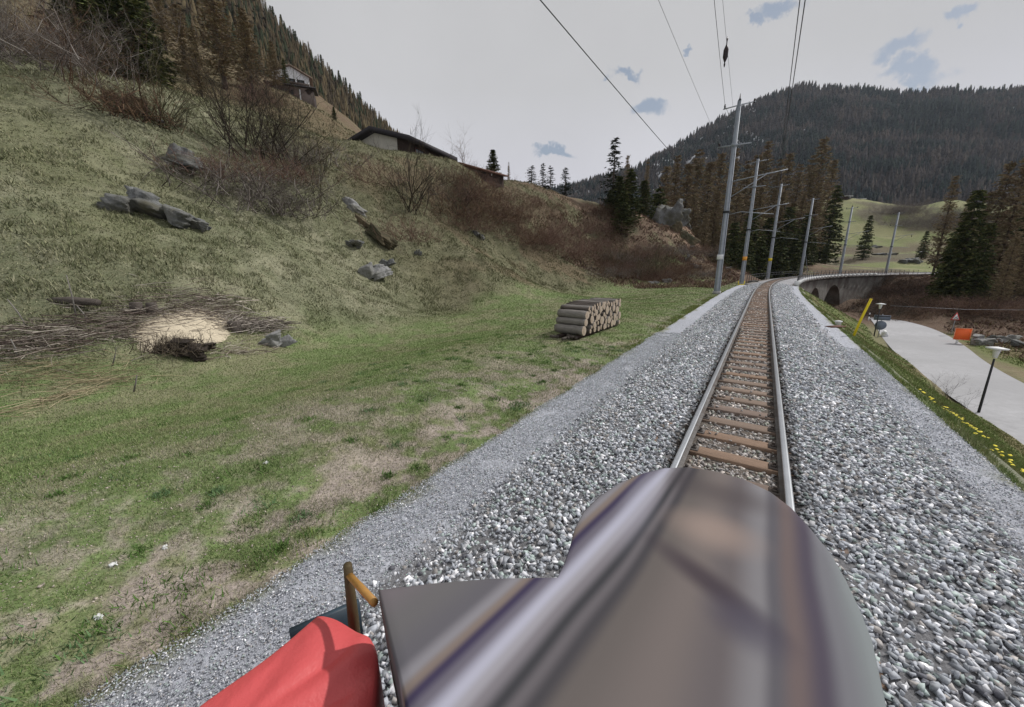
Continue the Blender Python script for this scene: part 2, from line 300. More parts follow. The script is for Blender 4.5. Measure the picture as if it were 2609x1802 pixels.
# ------------------------------------------------------------------ ground sheet
def zone_color(x, y, s, l, z):
    """real ground colours: lush meadow, dry hill grass, bare earth, leaf litter, pasture (linear albedo)"""
    n = len(x); c = np.zeros((n, 3))
    A = lambda r, g, b: np.array(lin(r, g, b))/.92
    meadow, meadow2, dry, dry2, olive = A(108, 126, 80), A(130, 131, 102), A(119, 121, 99), A(139, 138, 117), A(93, 99, 74)
    dirt, brown, litter, past, past2 = A(160, 149, 142), A(106, 90, 74), A(88, 68, 60), A(112, 120, 78), A(134, 134, 98)
    n1 = fbm(x/5, y/5, 21); n2 = fbm(x/1.3, y/1.3, 22); n3 = fbm(x/11, y/11, 23); n4 = fbm(x/.45, y/.45, 24, 3)
    mixc = lambda a, b, w: a*(1-w[:, None])+b*w[:, None]
    c = mixc(np.tile(meadow, (n, 1)), meadow2, sm(n2*.6+n4*.4, .4, .62))
    # bare pebbly earth beside the cinder path, thinning out with distance
    fine = fbm(x/.15, y/.15, 26, 2); mixn = n2*.25+n4*.4+fine*.35
    wd = (1-sm(-l, 5.2, 8.2))*(1-sm(s, 7, 16))*sm(mixn, .43, .56)*.72+(1-sm(-l, 3.4, 5.0))*sm(mixn, .44, .57)*.5
    px, py = at(3.5, -6.3); wd = np.maximum(wd, np.exp(-((x-px)**2+(y-py)**2)/1.6)*sm(n4, .35, .55)*.9)
    c = mixc(c, dirt, np.clip(wd, 0, 1)*(l < 0))
    dk = A(86, 84, 62)
    wh = sm(-l+ (n1-.5)*4, 14.5, 18.5)
    hill = mixc(np.tile(dry, (n, 1)), dry2, sm(n2, .42, .62)*.8); hill = mixc(hill, olive, sm(n4*.5+n1*.5, .42, .62)*.75)
    hill = mixc(hill, A(94, 98, 68), sm(n3, .45, .6)*.5)
    hill = mixc(hill, dk, sm(s, 12, 28)*.7)
    hill = mixc(hill, brown, sm(s, 16, 34)*sm(n1*.6+n2*.4, .48, .58)*.75)
    hill = mixc(hill, A(98, 84, 66), sm(-l, 44, 56)*.8); hill = mixc(hill, A(84, 70, 58), sm(s, 70, 80)*sm(-l, 5, 9)); hill = mixc(hill, A(92, 74, 62), sm(s, 48, 66)*sm(n1, .38, .52)*.85)
    c = mixc(c, hill, wh)
    wnose = sm(s, 50, 62)*sm(-l, 6.5, 10)
    c = mixc(c, A(98, 78, 68), wnose*sm(n1*.5+n2*.5, .36, .5)*.9); c = mixc(c, A(152, 126, 108), wnose*sm(s, 60, 68)*sm(n3*.4+n1*.6, .5, .6)*sm(z, .5, 2.5)*.85)
    wr = sm(l, 3.0, 3.6)*(1-sm(s, 110, 130))
    bank = mixc(np.tile(A(98, 110, 62), (n, 1)), A(112, 104, 74), sm(n2, .45, .62)); c = mixc(c, bank, wr)
    c = mixc(c, A(120, 112, 92), wr*sm(l, 8.9, 9.6)*(1-sm(l, 15.6, 17))*.7)
    c = mixc(c, litter, sm(l+(n1-.5)*3, 17.5, 20)*.95); c = mixc(c, A(132, 112, 96), sm(l, 15, 16)*(1-sm(l+(n1-.5)*4, 19, 22))*(1-sm(s, 36, 46))*.9)
    c = mixc(c, litter, sm(s, 58, 68)*sm(l, -14, -8)*(1-sm(z, 0.5, 3.5)))
    r = np.hypot(x, y); wf = sm(r, 150, 185)*sm(l, -200, -5)*(s > 70)
    far = mixc(np.tile(past, (n, 1)), past2, sm(n3, .4, .6)); far = mixc(far, A(92, 84, 76), sm(fbm(x/26, y/26, 31), .55, .64)*.8)
    wf = np.maximum(wf, sm(z, 7, 11)*sm(r, 100, 130)*(l > -30)*(s > 90)); wf = np.maximum(wf, sm(r, 135, 165)*(x > 60)*(y > 60)); c = mixc(c, far, wf); c = mixc(c, A(84, 72, 64), sm(z, 2, 4)*(1-sm(z, 9, 14))*sm(r, 130, 160)*sm(n3, .4, .55)*.8)
    return np.clip(c, 0, 1)
def build_ground():
    na, nr = 640, 520
    a = np.radians(np.linspace(-112, 112, na)); r = np.concatenate([[.02], np.geomspace(.7, 760, nr-1)])
    x = (r[:, None]*np.sin(a)[None]).ravel(); y = (r[:, None]*np.cos(a)[None]).ravel()
    z, s, l = terrain(x, y, True); col = zone_color(x, y, s, l, z)
    i = np.arange((nr-1)*na).reshape(nr-1, na)[:, :-1].ravel()
    F = np.stack([i, i+1, i+na+1, i+na], 1)[:, ::-1]
    o = mk('ground', np.stack([x, y, z], 1), F.copy(), M_ground, col=col, smooth=True); tag(o, kind='structure')
build_ground()

# ------------------------------------------------------------------ track bed: ballast and cinder path, swept along the line
def bed_z(l):
    return np.interp(l, [-3.9, -3.35, -3.15, -2.3, -1.3, -.64, -.52, .52, .64, 1.35, 2.55, 2.95, 3.12, 3.5], [-.62, -.50, -.44, -.42, -.16, -.125, -.185, -.185, -.125, -.16, -.40, -.43, -.52, -.72])
M_bed = mat('ballast_and_cinder', rough=.95, attr=True, var=.38, scale=16, scale2=48, bump=.035, bscale=22, spec=.15)
def bed_col(s, l, x, y):
    n4 = fbm(x/.5, y/.5, 41, 3); n1 = fbm(x/2.2, y/2.2, 42)
    A = lambda r, g, b: np.array(lin(r, g, b))/.92
    stone = A(150, 150, 154); path = A(170, 173, 182); mid = A(104, 94, 84)
    wob = (n4-.5)*.35
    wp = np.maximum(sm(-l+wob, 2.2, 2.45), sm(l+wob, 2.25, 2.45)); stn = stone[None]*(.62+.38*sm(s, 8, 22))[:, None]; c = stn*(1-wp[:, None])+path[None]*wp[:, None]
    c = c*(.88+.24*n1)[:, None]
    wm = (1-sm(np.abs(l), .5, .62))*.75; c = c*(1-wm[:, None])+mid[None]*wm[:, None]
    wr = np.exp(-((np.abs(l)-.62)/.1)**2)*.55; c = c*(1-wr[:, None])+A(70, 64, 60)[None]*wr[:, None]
    g = (sm(np.maximum(-l-3.05, l-2.85)+(n4-.5)*.5, 0, .22)*.8); c = c*(1-g[:, None])+A(116, 118, 84)[None]*g[:, None]
    return c
def build_bed():
    ss = np.concatenate([np.arange(-8, 6, .12), np.arange(6, 20, .25), np.arange(20, 70, .6), np.arange(70, 300, 1.5)])
    ll = np.unique(np.concatenate([np.linspace(-3.9, 3.5, 90), [-.8, .8]]))
    S, L = np.meshgrid(ss, ll, indexing='ij'); S = S.ravel(); L = L.ravel()
    cap = np.where(S > 58, np.clip(L, -2.35, 2.45), L); x, y = at(S, cap)
    z = bed_z(cap)+(fbm(x/.3, y/.3, 44, 2)-.5)*.035
    n = len(ll); i = np.arange((len(ss)-1)*n).reshape(-1, n)[:, :-1].ravel(); F = np.stack([i, i+1, i+n+1, i+n], 1)[:, ::-1]
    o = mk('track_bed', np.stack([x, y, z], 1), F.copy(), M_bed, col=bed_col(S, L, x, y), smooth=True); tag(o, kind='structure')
build_bed()

# loose stones -------------------------------------------------------
def ico():
    t = (1+5**.5)/2
    V = np.array([(-1, t, 0), (1, t, 0), (-1, -t, 0), (1, -t, 0), (0, -1, t), (0, 1, t), (0, -1, -t), (0, 1, -t), (t, 0, -1), (t, 0, 1), (-t, 0, -1), (-t, 0, 1)])/math.hypot(1, t)
    F = np.array([(0, 11, 5), (0, 5, 1), (0, 1, 7), (0, 7, 10), (0, 10, 11), (1, 5, 9), (5, 11, 4), (11, 10, 2), (10, 7, 6), (7, 1, 8), (3, 9, 4), (3, 4, 2), (3, 2, 6), (3, 6, 8), (3, 8, 9), (4, 9, 5), (2, 4, 11), (6, 2, 10), (8, 6, 7), (9, 8, 1)])
    return V, F
IV, IF = ico()
OV = np.array([(1, 0, 0), (-1, 0, 0), (0, 1, 0), (0, -1, 0), (0, 0, 1), (0, 0, -1)], float)
OF = np.array([(0, 2, 4), (2, 1, 4), (1, 3, 4), (3, 0, 4), (2, 0, 5), (1, 2, 5), (3, 1, 5), (0, 3, 5)])
CV = np.array([(x, y, z) for x in (-.62, .62) for y in (-.62, .62) for z in (-.62, .62)])
CF = np.array([(0, 1, 3), (0, 3, 2), (4, 6, 7), (4, 7, 5), (0, 4, 5), (0, 5, 1), (2, 3, 7), (2, 7, 6), (0, 2, 6), (0, 6, 4), (1, 5, 7), (1, 7, 3)])
def rots(n):
    q = RNG.normal(size=(n, 4)); q /= np.linalg.norm(q, axis=1)[:, None]; w, x, y, z = q.T
    return np.stack([1-2*(y*y+z*z), 2*(x*y-z*w), 2*(x*z+y*w), 2*(x*y+z*w), 1-2*(x*x+z*z), 2*(y*z-x*w), 2*(x*z-y*w), 2*(y*z+x*w), 1-2*(x*x+y*y)], 1).reshape(n, 3, 3)
def stones(name, P, R, col, fine=True, squash=(1, .78, .6)):
    V0, F0 = (CV, CF) if fine else (OV, OF); n = len(P); pro = RNG.uniform(.5, 1.3, size=(16, len(V0), 1))*V0[None]
    if fine: pro = V0[None]*RNG.uniform(.7, 1.2, size=(16, len(V0), 1))+RNG.uniform(-.36, .36, size=(16, len(V0), 3))
    pro = pro*np.array(squash); V = pro[RNG.integers(0, 16, n)]*RNG.uniform(.75, 1.15, (n, 1, 3))*R[:, None, None]
    V = np.einsum('nij,nkj->nki', rots(n), V); V[:, :, 2] *= .85; V = V+P[:, None]
    F = (F0[None]+(np.arange(n)*len(V0))[:, None, None]).reshape(-1, 3)
    return mk(name, V.reshape(-1, 3), F, M_stone, col=np.repeat(col, len(V0), 0))
SLEEP = .62; SL0 = .25                           # sleeper spacing and first one
def stone_cols(n):
    base = np.array([lin(170, 174, 182), lin(146, 150, 156), lin(200, 201, 206), lin(160, 172, 170), lin(158, 154, 152), lin(100, 101, 108), lin(236, 236, 240)])/.80
    return base[RNG.choice(7, n, p=[.33, .22, .15, .12, .08, .06, .04])]*RNG.uniform(.7, 1.25, (n, 1))
def build_ballast():
    P = []; R = []; cl = []
    for s0, s1, den, r0 in ((-1, 5, 860, .031), (5, 10, 680, .032), (10, 18, 340, .037), (18, 34, 110, .046), (34, 58, 40, .058)):
        n = int((s1-s0)*5.1*den); s = RNG.uniform(s0, s1, n); l = RNG.uniform(-2.42, 2.5, n)
        k = np.mod(s-SL0+SLEEP/2, SLEEP)-SLEEP/2
        ok = ~((np.abs(k) < .13) & (np.abs(l) < .5)) & (np.abs(np.abs(l)-.535) > .085)
        edge = np.maximum(-l-2.15, l-2.22); ok &= (edge < 0) | (RNG.random(n) < .35)
        ok |= (np.abs(k) < .13) & (np.abs(l) < .44) & (RNG.random(n) < .02)
        s, l, k = s[ok], l[ok], k[ok]; x, y = at(s, l); rr = r0*RNG.uniform(.55, 1.35, len(s))
        z = bed_z(l)+rr*RNG.uniform(-.1, .55, len(s)); z = np.where((np.abs(l) < .46), z-.005, z); z = np.where((np.abs(k) < .13) & (np.abs(l) < .5), -.14+rr*.4, z)
        P.append(np.stack([x, y, z], 1)); R.append(rr)
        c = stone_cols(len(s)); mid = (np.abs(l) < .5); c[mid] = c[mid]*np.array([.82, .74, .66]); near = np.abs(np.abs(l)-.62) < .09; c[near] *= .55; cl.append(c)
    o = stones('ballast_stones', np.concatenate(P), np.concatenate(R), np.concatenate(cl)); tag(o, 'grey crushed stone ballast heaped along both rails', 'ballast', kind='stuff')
    n = 90000; s = -1+RNG.random(n)**1.6*17; side = RNG.random(n) < .72
    l = np.where(side, RNG.uniform(-3.42, -2.1, n), RNG.uniform(2.2, 3.1, n)); x, y = at(s, l); rr = np.clip(.0075*RNG.uniform(.6, 1.7, n)*(1+s*.05), .004, .03)
    c = stone_cols(n)*.95
    o = stones('path_grit', np.stack([x, y, bed_z(l)+rr*.35+.004], 1), rr, c, False); tag(o, 'fine grey grit on the paths beside the ballast', 'grit', kind='stuff')
    n = 34000; s = RNG.uniform(-2, 13, n); l = -3.1-RNG.random(n)**1.5*5; x, y = at(s, l); nn = fbm(x/1.1, y/1.1, 61); ok = nn > .36; x, y, = x[ok], y[ok]; n = len(x)
    rr = .0058*RNG.lognormal(0, .5, n); rr = np.clip(rr, .004, .022); c = np.array(lin(176, 166, 156))/.9*RNG.uniform(.6, 1.25, (n, 1))
    o = stones('scattered_pebbles', np.stack([x, y, terrain(x, y)+rr*.3], 1), rr, c); tag(o, 'pale pebbles strewn on the thin grass beside the path', 'pebbles', kind='stuff')
build_ballast()

# ------------------------------------------------------------------ sleepers, rails
def build_track():
    proto = None; ks = list(range(1, 170)); c0 = [np.array(lin(136, 114, 98))/.85, np.array(lin(124, 108, 97))/.85, np.array(lin(112, 98, 90))/.85]
    pr = []
    for v in range(6):
        x, y, z = .95, .115, .08; cz = -.14-z; b = .012
        V = np.array([(-x, -y, cz-z), (x, -y, cz-z), (x, y, cz-z), (-x, y, cz-z), (-x, -y, cz+z-b), (x, -y, cz+z-b), (x, y, cz+z-b), (-x, y, cz+z-b), (-x+b, -y+b, cz+z), (x-b, -y+b, cz+z), (x-b, y-b, cz+z), (-x+b, y-b, cz+z)])
        V += RNG.normal(0, .004, V.shape)*(1, 1, .5)
        F = [(0, 1, 5, 4), (1, 2, 6, 5), (2, 3, 7, 6), (3, 0, 4, 7), (4, 5, 9, 8), (5, 6, 10, 9), (6, 7, 11, 10), (7, 4, 8, 11), (8, 9, 10, 11)]
        pr.append((V, F))
    protos = []
    pl = None
    for i, k in enumerate(ks):
        s = SL0+k*SLEEP; x, y = at(s, 0.)
        if i < 6:
            o = mk('sleeper', pr[i][0], pr[i][1], M_wood, col=np.tile(c0[i % 3]*(.85+.05*i), (len(pr[i][0]), 1)))
            protos.append(o)
        else:
            o = protos[RNG.integers(0, 6)].copy(); C.objects.link(o)
        o.location = (float(x), float(y), 0); o.rotation_euler = (0, 0, -psi(s)+RNG.normal(0, .012))
        tag(o, 'weathered brown wooden sleeper lying under both rails in grey ballast', 'sleeper', 'wooden sleepers of the railway track')
        if i < 26:
            for q in (-.535, .535):
                if pl is None:
                    m = MB(); m.box((0, 0, -.134), (.30, .15, .014))
                    for cx in (-.1, .1): m.box((cx, 0, -.118), (.05, .07, .024)); m.lathe([(.018, -.106), (.018, -.08), (.012, -.072)], 6, (cx, 0, 0))
                    p = pl = m.build('base_plate', M_railside, o)
                else:
                    p = pl.copy(); C.objects.link(p); p.parent = o
                p.location = (q, 0, 0)
    prof = [(-.034, -.030), (-.036, -.012), (-.030, -.001), (-.012, .0), (.012, .0), (.030, -.001), (.036, -.012), (.034, -.030), (.010, -.042), (.009, -.105), (.058, -.118), (.060, -.127), (-.060, -.127), (-.058, -.118), (-.009, -.105), (-.010, -.042)]
    top = {2, 3, 4}
    for lat, lab in ((-.535, 'left hand steel rail, nearer the log pile, with shiny worn head'), (.535, 'right hand steel rail, nearer the road, with shiny worn head')):
        ss = np.concatenate([np.arange(-6, 70, .8), np.arange(70, 300, 2.)]); V = []; F = []; mi = []; n = len(prof)
        for i, s in enumerate(ss):
            for a, z in prof:
                x, y = at(s, lat+a); V.append((x, y, z))
            if i:
                for j in range(n):
                    F.append(((i-1)*n+j, (i-1)*n+(j+1) % n, i*n+(j+1) % n, i*n+j)); mi.append(0 if j in top or j in (1, 5) else 1)
        o = mk('rail', V, F, [M_railtop, M_railside], mi=mi); tag(o, lab, 'rail', 'rails of the track')
build_track()

# ------------------------------------------------------------------ road
M_road = mat('pale_asphalt', (.40, .40, .42), .9, var=.14, scale=.28, scale2=2.4, stretch=(1, 1, 1), tint=(.345, .345, .36), bump=.004, bscale=60)
def build_road():
    cs = [(-20, 9.7, 15.6), (5, 9.6, 15.0), (24, 9.8, 14.5), (36, 9.6, 14.4), (43, 9.9, 14.8), (52, 10.4, 15.9), (61, 10.9, 16.2), (69, 11.0, 15.4), (75, 10.7, 13.2), (80, 9.4, 11.6)]
    s = np.linspace(-20, 80, 160); c = np.array(cs); a = np.interp(s, c[:, 0], c[:, 1]); b = np.interp(s, c[:, 0], c[:, 2])
    ker = np.ones(13)/13; a = np.convolve(np.pad(a, 6, 'edge'), ker, 'valid'); b = np.convolve(np.pad(b, 6, 'edge'), ker, 'valid')
    V = []; F = []; m = 9
    for i in range(len(s)):
        for j in range(m):
            t = j/(m-1); l = a[i]*(1-t)+b[i]*t; x, y = at(s[i], l); V.append((x, y, -4.99-.05*(2*t-1)**2-.1*sm(s[i], 60, 80)))
        if i: F += [((i-1)*m+j, i*m+j, i*m+j+1, (i-1)*m+j+1)[::-1] for j in range(m-1)]
    tag(mk('road', V, F, M_road, smooth=True), kind='structure')
build_road()

# ------------------------------------------------------------------ grass blades
def blades(name, x, y, z, h, w, col, lean=.5):
    n = len(x); a = RNG.uniform(0, 2*pi, n); b = RNG.uniform(0, 2*pi, n); ln = h*RNG.uniform(.1, 1, n)*lean
    p0 = np.stack([x-np.cos(a)*w, y-np.sin(a)*w, z-.01], 1); p1 = np.stack([x+np.cos(a)*w, y+np.sin(a)*w, z-.01], 1)
    p2 = np.stack([x+np.cos(b)*ln, y+np.sin(b)*ln, z+h*RNG.uniform(.6, 1, n)], 1)
    V = np.stack([p0, p1, p2], 1).reshape(-1, 3); F = np.arange(3*n).reshape(n, 3)
    return mk(name, V, F, M_blade, col=np.repeat(col, 3, 0))
def build_grass():
    n = 1250000; a = RNG.uniform(radians(-66), radians(58), n); r = np.exp(math.log(1.7)+(math.log(80)-math.log(1.7))*RNG.random(n)**.92)
    x = r*np.sin(a); y = r*np.cos(a); z, s, l = terrain(x, y, True)
    nn = fbm(x/.6, y/.6, 71, 3); n1 = fbm(x/2.2, y/2.2, 72)
    rock = (l > -3.15) & (l < 3.0); ok = ~rock & ~((l > 9.2) & (l < 16.6)) & (s < 66) & (l < 40)
    bare = (1-sm(-l, 3.6, 8.5))*(1-sm(s, 8, 20))*(l < 0)
    ok &= RNG.random(n) > bare*(.05+.75*sm(1-nn, .45, .6))
    x, y, z, s, l, nn, n1, r = (q[ok] for q in (x, y, z, s, l, nn, n1, r)); n = len(x)
    hill = sm(-l, 15, 19)
    tuft = sm(fbm(x/.8, y/.8, 73, 2), .45, .65)
    h = (.025+.03*RNG.random(n))*(1-hill)+hill*(.05+.20*tuft*RNG.random(n)); h *= np.clip(1+(r-10)*.012, .9, 1.7)
    h = np.where(l > 0, .06+.12*RNG.random(n)*tuft, h)
    w = np.maximum(.0035, r*(.0008+.00022*hill))*RNG.uniform(.6, 1.3, n)
    c = zone_color(x, y, s, l, z)
    A = lambda r, g, b: np.array(lin(r, g, b))/.9
    gr = np.array([A(110, 130, 76), A(98, 116, 70), A(138, 146, 100), A(172, 164, 134)])
    pick = gr[RNG.choice(4, n, p=[.38, .30, .2, .12])]; dryc = np.array([A(158, 152, 126), A(126, 124, 96), A(92, 95, 70), A(188, 181, 158)])[RNG.choice(4, n, p=[.3, .3, .32, .08])]
    wj = hill*.8; tgt = pick*(1-wj[:, None])+dryc*wj[:, None]
    c = c*.5+tgt*.5; c *= RNG.uniform(.72, 1.3, (n, 1))
    tag(blades('grass', x, y, z, h, w, c, 1.0), 'short spring grass, green on the flat and dry on the slope', 'grass', kind='stuff')
    # dead undergrowth: beyond the road and on the brown rock nose
    n = 110000; right = RNG.random(n) < .55; s = np.where(right, RNG.uniform(30, 130, n), RNG.uniform(48, 90, n)); l = np.where(right, 17.5+RNG.random(n)*34, -4.5-RNG.random(n)*26); right |= False
    far_ = RNG.random(n) < .3; s = np.where(far_, RNG.uniform(78, 150, n), s); l = np.where(far_, RNG.uniform(4, 30, n), l); x, y = at(s, l); z, s2, l2 = terrain(x, y, True); rr = np.hypot(x, y); k = fbm(x/2, y/2, 88, 3)+RNG.normal(0, .08, n); ok = (k > .45) & (rr < 150) & ((l2 > 17) | (l2 < -4) | ((s2 > 78) & (l2 > 3.5))); x, y, z, rr = x[ok], y[ok], z[ok], rr[ok]; n = len(x)
    c = np.array([A(108, 86, 76), A(90, 72, 64), A(130, 110, 94), A(112, 104, 78)])[RNG.choice(4, n, p=[.35, .3, .2, .15])]*RNG.uniform(.6, 1.35, (n, 1))
    tag(blades('dead_undergrowth', x, y, z, RNG.uniform(.15, .55, n), rr*.0011*RNG.uniform(.6, 1.5, n), c, 1.4), 'reddish brown dead undergrowth and leaf litter on the slopes', 'undergrowth', kind='stuff')
    # leafy weed clumps in the thin grass, bottom left
    X = []; Y = []; W = []; Hh = []; Cc = []
    for i in range(170):
        s = RNG.uniform(-1.5, 13); l = -3.25-RNG.random()**1.3*6.5; cx, cy = at(s, l); k = int(RNG.integers(40, 130)); rad = RNG.uniform(.06, .22)
        X.append(cx+RNG.normal(0, rad*.6, k)); Y.append(cy+RNG.normal(0, rad*.6, k)); Hh.append(RNG.uniform(.025, .085, k)); W.append(RNG.uniform(.004, .011, k))
        Cc.append(np.array(A(84, 112, 58) if RNG.random() < .7 else A(96, 122, 84))*RNG.uniform(.7, 1.25, (k, 1)))
    X, Y, W, Hh, Cc = (np.concatenate(q) for q in (X, Y, W, Hh, Cc))
    tag(blades('weed_clumps', X, Y, terrain(X, Y), Hh, W, Cc, 1.3), 'small leafy green weeds in the thin grass by the path', 'weeds', kind='stuff')
    # taller edge grass along both paths
    n = 26000; s = RNG.uniform(-1, 45, n)**1.0; right = RNG.random(n) < .5; l = np.where(right, 3.0+RNG.random(n)**2*.6, -3.2-RNG.random(n)**2*.5); x, y = at(s, l); ok = fbm(x/.7, y/.7, 77, 3) > .5
    x, y, s = x[ok], y[ok], s[ok]; n = len(x); c = np.array([A(96, 120, 52), A(112, 128, 70), A(134, 130, 84)])[RNG.integers(0, 3, n)]*RNG.uniform(.7, 1.25, (n, 1))
    tag(blades('verge_grass', x, y, terrain(x, y), RNG.uniform(.03, .1, n), np.maximum(.004, s*.0008), c, 1.0), 'fresh green verge grass along the edges of the grit paths', 'grass', kind='stuff')
build_grass()

# ------------------------------------------------------------------ trees and bushes
def conifer_mesh(seed, h, r, kind):
    g = np.random.default_rng(seed); tri = []; col = []
    nw = int(h*(2.3 if kind == 'spruce' else 1.9)); base = {'spruce': .06, 'larch': .12, 'sparse': .05}[kind]
    pal = {'spruce': [lin(70, 80, 48), lin(86, 92, 54), lin(52, 62, 40), lin(98, 100, 62)], 'larch': [lin(146, 127, 104), lin(128, 111, 92), lin(150, 139, 106), lin(112, 98, 84), lin(132, 125, 96)], 'sparse': [lin(34, 42, 28), lin(42, 48, 30)]}[kind]
    for w in range(nw):
        t = base+(1-base)*(w+g.random())/nw; nb = int({'spruce': g.integers(6, 10), 'larch': g.integers(7, 11), 'sparse': g.integers(4, 7)}[kind])
        for b in range(nb):
            az = g.uniform(0, 2*pi); L = r*((1-t)**.75)*g.uniform(.55, 1.15)+.25
            if t < .25 and kind != 'sparse': L *= .75+t
            el0 = {'spruce': -.28, 'larch': .12, 'sparse': -.05}[kind]+g.normal(0, .12); d = np.array([cos(az), sin(az), 0])
            o = np.array([0, 0, t*h]); nt_ = max(3, int(L*(3.2 if kind == 'spruce' else 2.8)))
            for k in range(nt_):
                f = (k+g.random())/nt_; p = o+d*L*f+np.array([0, 0, L*(f*sin(el0)+.16*f*f)])+g.normal(0, (.06 if kind != 'larch' else .16)*L**.5, 3)
                for q in range({'spruce': 4, 'larch': 5, 'sparse': 3}[kind]):
                    sz = g.uniform(.22, .5)*(1 if kind != 'larch' else .85)*(.7+h/40); a2 = az+g.normal(0, .9); dd = np.array([cos(a2), sin(a2), g.normal(-.35 if kind != 'larch' else .1, .35)]); dd /= np.linalg.norm(dd)
                    sd_ = np.cross(dd, g.normal(0, 1, 3)); sd_ /= np.linalg.norm(sd_)+1e-6; wd = sz*{'spruce': .36, 'larch': .17, 'sparse': .26}[kind]
                    tri += [p-sd_*wd, p+sd_*wd, p+dd*sz*1.25]; c = np.array(pal[g.integers(0, len(pal))])*g.uniform(.65, 1.3); col += [c]*3
    V = np.array(tri); return V, np.arange(len(V)).reshape(-1, 3), np.array(col)
TREES = {}
def tree_proto(key, seed, h, r, kind):
    root = bpy.data.objects.new('spruce_tree' if kind != 'larch' else 'larch_tree', None); C.objects.link(root)
    V, F, c = conifer_mesh(seed, h, r, kind); mk('crown', V, F, M_leaf, root, col=c)
    m = MB(); g = np.random.default_rng(seed+5); zs = np.linspace(-.6, h*.97, 9); R0 = .011*h+.06
    m.tube([(g.normal(0, .02), g.normal(0, .02), z) for z in zs], [R0*(1-.93*max(0, z)/h) for z in zs], 8)
    for i in range(16 if kind == 'larch' else 8):
        t = g.uniform(.12, .9); a = g.uniform(0, 2*pi); L = r*(1-t)**.75*.8; m.tube([(0, 0, t*h), (cos(a)*L, sin(a)*L, t*h+L*(.1 if kind == 'larch' else -.15))], [.05, .015], 4)
    m.build('trunk', M_bark, root); TREES[key] = [root, h, False]
for i in range(3): tree_proto(('spruce', i), 100+i, 18, 3.0, 'spruce')
for i in range(4): tree_proto(('larch', i), 200+i, 22, 3.2, 'larch')
tree_proto(('sparse', 0), 300, 16, 2.6, 'sparse'); tree_proto(('sparse', 1), 301, 14, 2.2, 'sparse')
def tree(kind, p, h, label, group, wid=1., rz=None, v=None):
    keys = [k for k in TREES if k[0] == kind]; key = keys[(v if v is not None else int(RNG.integers(0, len(keys)))) % len(keys)]; T = TREES[key]
    o = T[0] if not T[2] else copy_tree(T[0]); T[2] = True
    k = h/T[1]; o.location = tuple(float(q) for q in p); o.scale = (k*wid, k*wid, k); o.rotation_euler = (0, 0, RNG.uniform(0, 6.28) if rz is None else rz)
    return tag(o, label, 'tree', group)
def tree_px(kind, u, vtop, zc, label, group, wid=1., zbase=None, **kw):
    """tree at distance zc whose top shows at (u, vtop); its foot stands on the ground there"""
    p = dep(u, vtop, zc); zg = float(terrain(p[0], p[1])[0]) if zbase is None else zbase
    return tree(kind, (p[0], p[1], zg-.2), max(2., p[2]-zg), label, group, wid, **kw)
SP = 'spruces among the trees beyond the meadow'; LA = 'larches behind the masts'
tree_px('sparse', 1390, 308, 72, 'tall ragged dark spruce standing alone above the slope, left of the grey rock outcrop', SP, 1.5, v=0)
tree_px('spruce', 1112, 335, 68, 'dense dark spruce at the crest just right of the chalet', SP, 2.0, v=1)
tree_px('sparse', 1200, 372, 76, 'wide ragged spruce on the crest between the chalet and the lone spruces', SP, 2.6, v=1)
tree_px('sparse', 1226, 366, 79, 'slim ragged spruce on the crest, left of its slightly shorter twin', SP, 1.5, v=0)
tree_px('sparse', 1243, 372, 77, 'slim ragged spruce on the crest, right of its slightly taller twin', SP, 1.7, v=1)
tree_px('sparse', 1277, 376, 74, 'small pointed spruce standing apart against the sky on the crest', SP, 2.0, v=0)
for u, vt, zc, lab, w in ((1400, 395, 70, 'dark bushy spruce at the foot of the tall ragged spruce, on its left', 2.1), (1425, 380, 68, 'dark bushy spruce right below the tall ragged spruce', 1.9), (1378, 425, 72, 'low dark spruce at the left edge of the spruce clump', 2.2), (1455, 405, 78, 'dark spruce behind the left side of the grey rock outcrop', 2.0), (1408, 430, 66, 'front dark spruce of the clump, reaching lowest down the slope', 2.1), (1490, 425, 84, 'small green spruce on top of the grey rock outcrop', 1.3)):
    tree_px('spruce', u, vt, zc, lab, SP, w)
for u, vt, zc in ((1418, 350, 110), (1148, 365, 85), (1463, 360, 120)):
    tree_px('larch', u, vt, zc, 'thin bare grey larch poking above the crest', 'thin larches above the crest', .6)
for u, vt, zc, w in ((1505, 375, 100, 1.2), (1530, 352, 108, 1.2), (1556, 368, 96, 1.3), (1580, 338, 108, 1.3), (1605, 365, 94, 1.3), (1630, 345, 100, 1.2), (1660, 338, 104, 1.2), (1690, 365, 98, 1.2), (1712, 348, 112, 1.2), (1735, 320, 112, 1.1), (1762, 360, 106, 1.2), (1785, 345, 118, 1.2), (1808, 372, 112, 1.2), (1838, 352, 122, 1.1), (1862, 312, 122, 1.2), (1885, 360, 130, 1.1),
                     (1570, 420, 86, 1.2), (1620, 430, 88, 1.3), (1668, 425, 90, 1.3), (1720, 420, 96, 1.3), (1770, 430, 100, 1.3), (1815, 440, 106, 1.3), (1850, 410, 112, 1.3), (1528, 440, 92, 1.2), (1595, 480, 84, 1.2)):
    tree_px('larch', u, vt, zc, 'brown leafless larch in the wood behind the overhead line masts', LA, w)
for u, vt, zc, w in ((1660, 500, 82, 1.5), (1700, 470, 88, 1.4), (1740, 490, 92, 1.6), (1785, 465, 98, 1.5), (1825, 480, 104, 1.5), (1765, 520, 90, 1.6), (1690, 535, 80, 1.5), (1722, 530, 86, 1.6), (1800, 530, 98, 1.6), (1840, 535, 108, 1.5), (1870, 545, 116, 1.4), (1640, 545, 76, 1.3)):
    tree_px('spruce', u, vt, zc, 'dark green spruce low in the wood behind the masts', 'dark spruces low in the wood behind the masts', w)
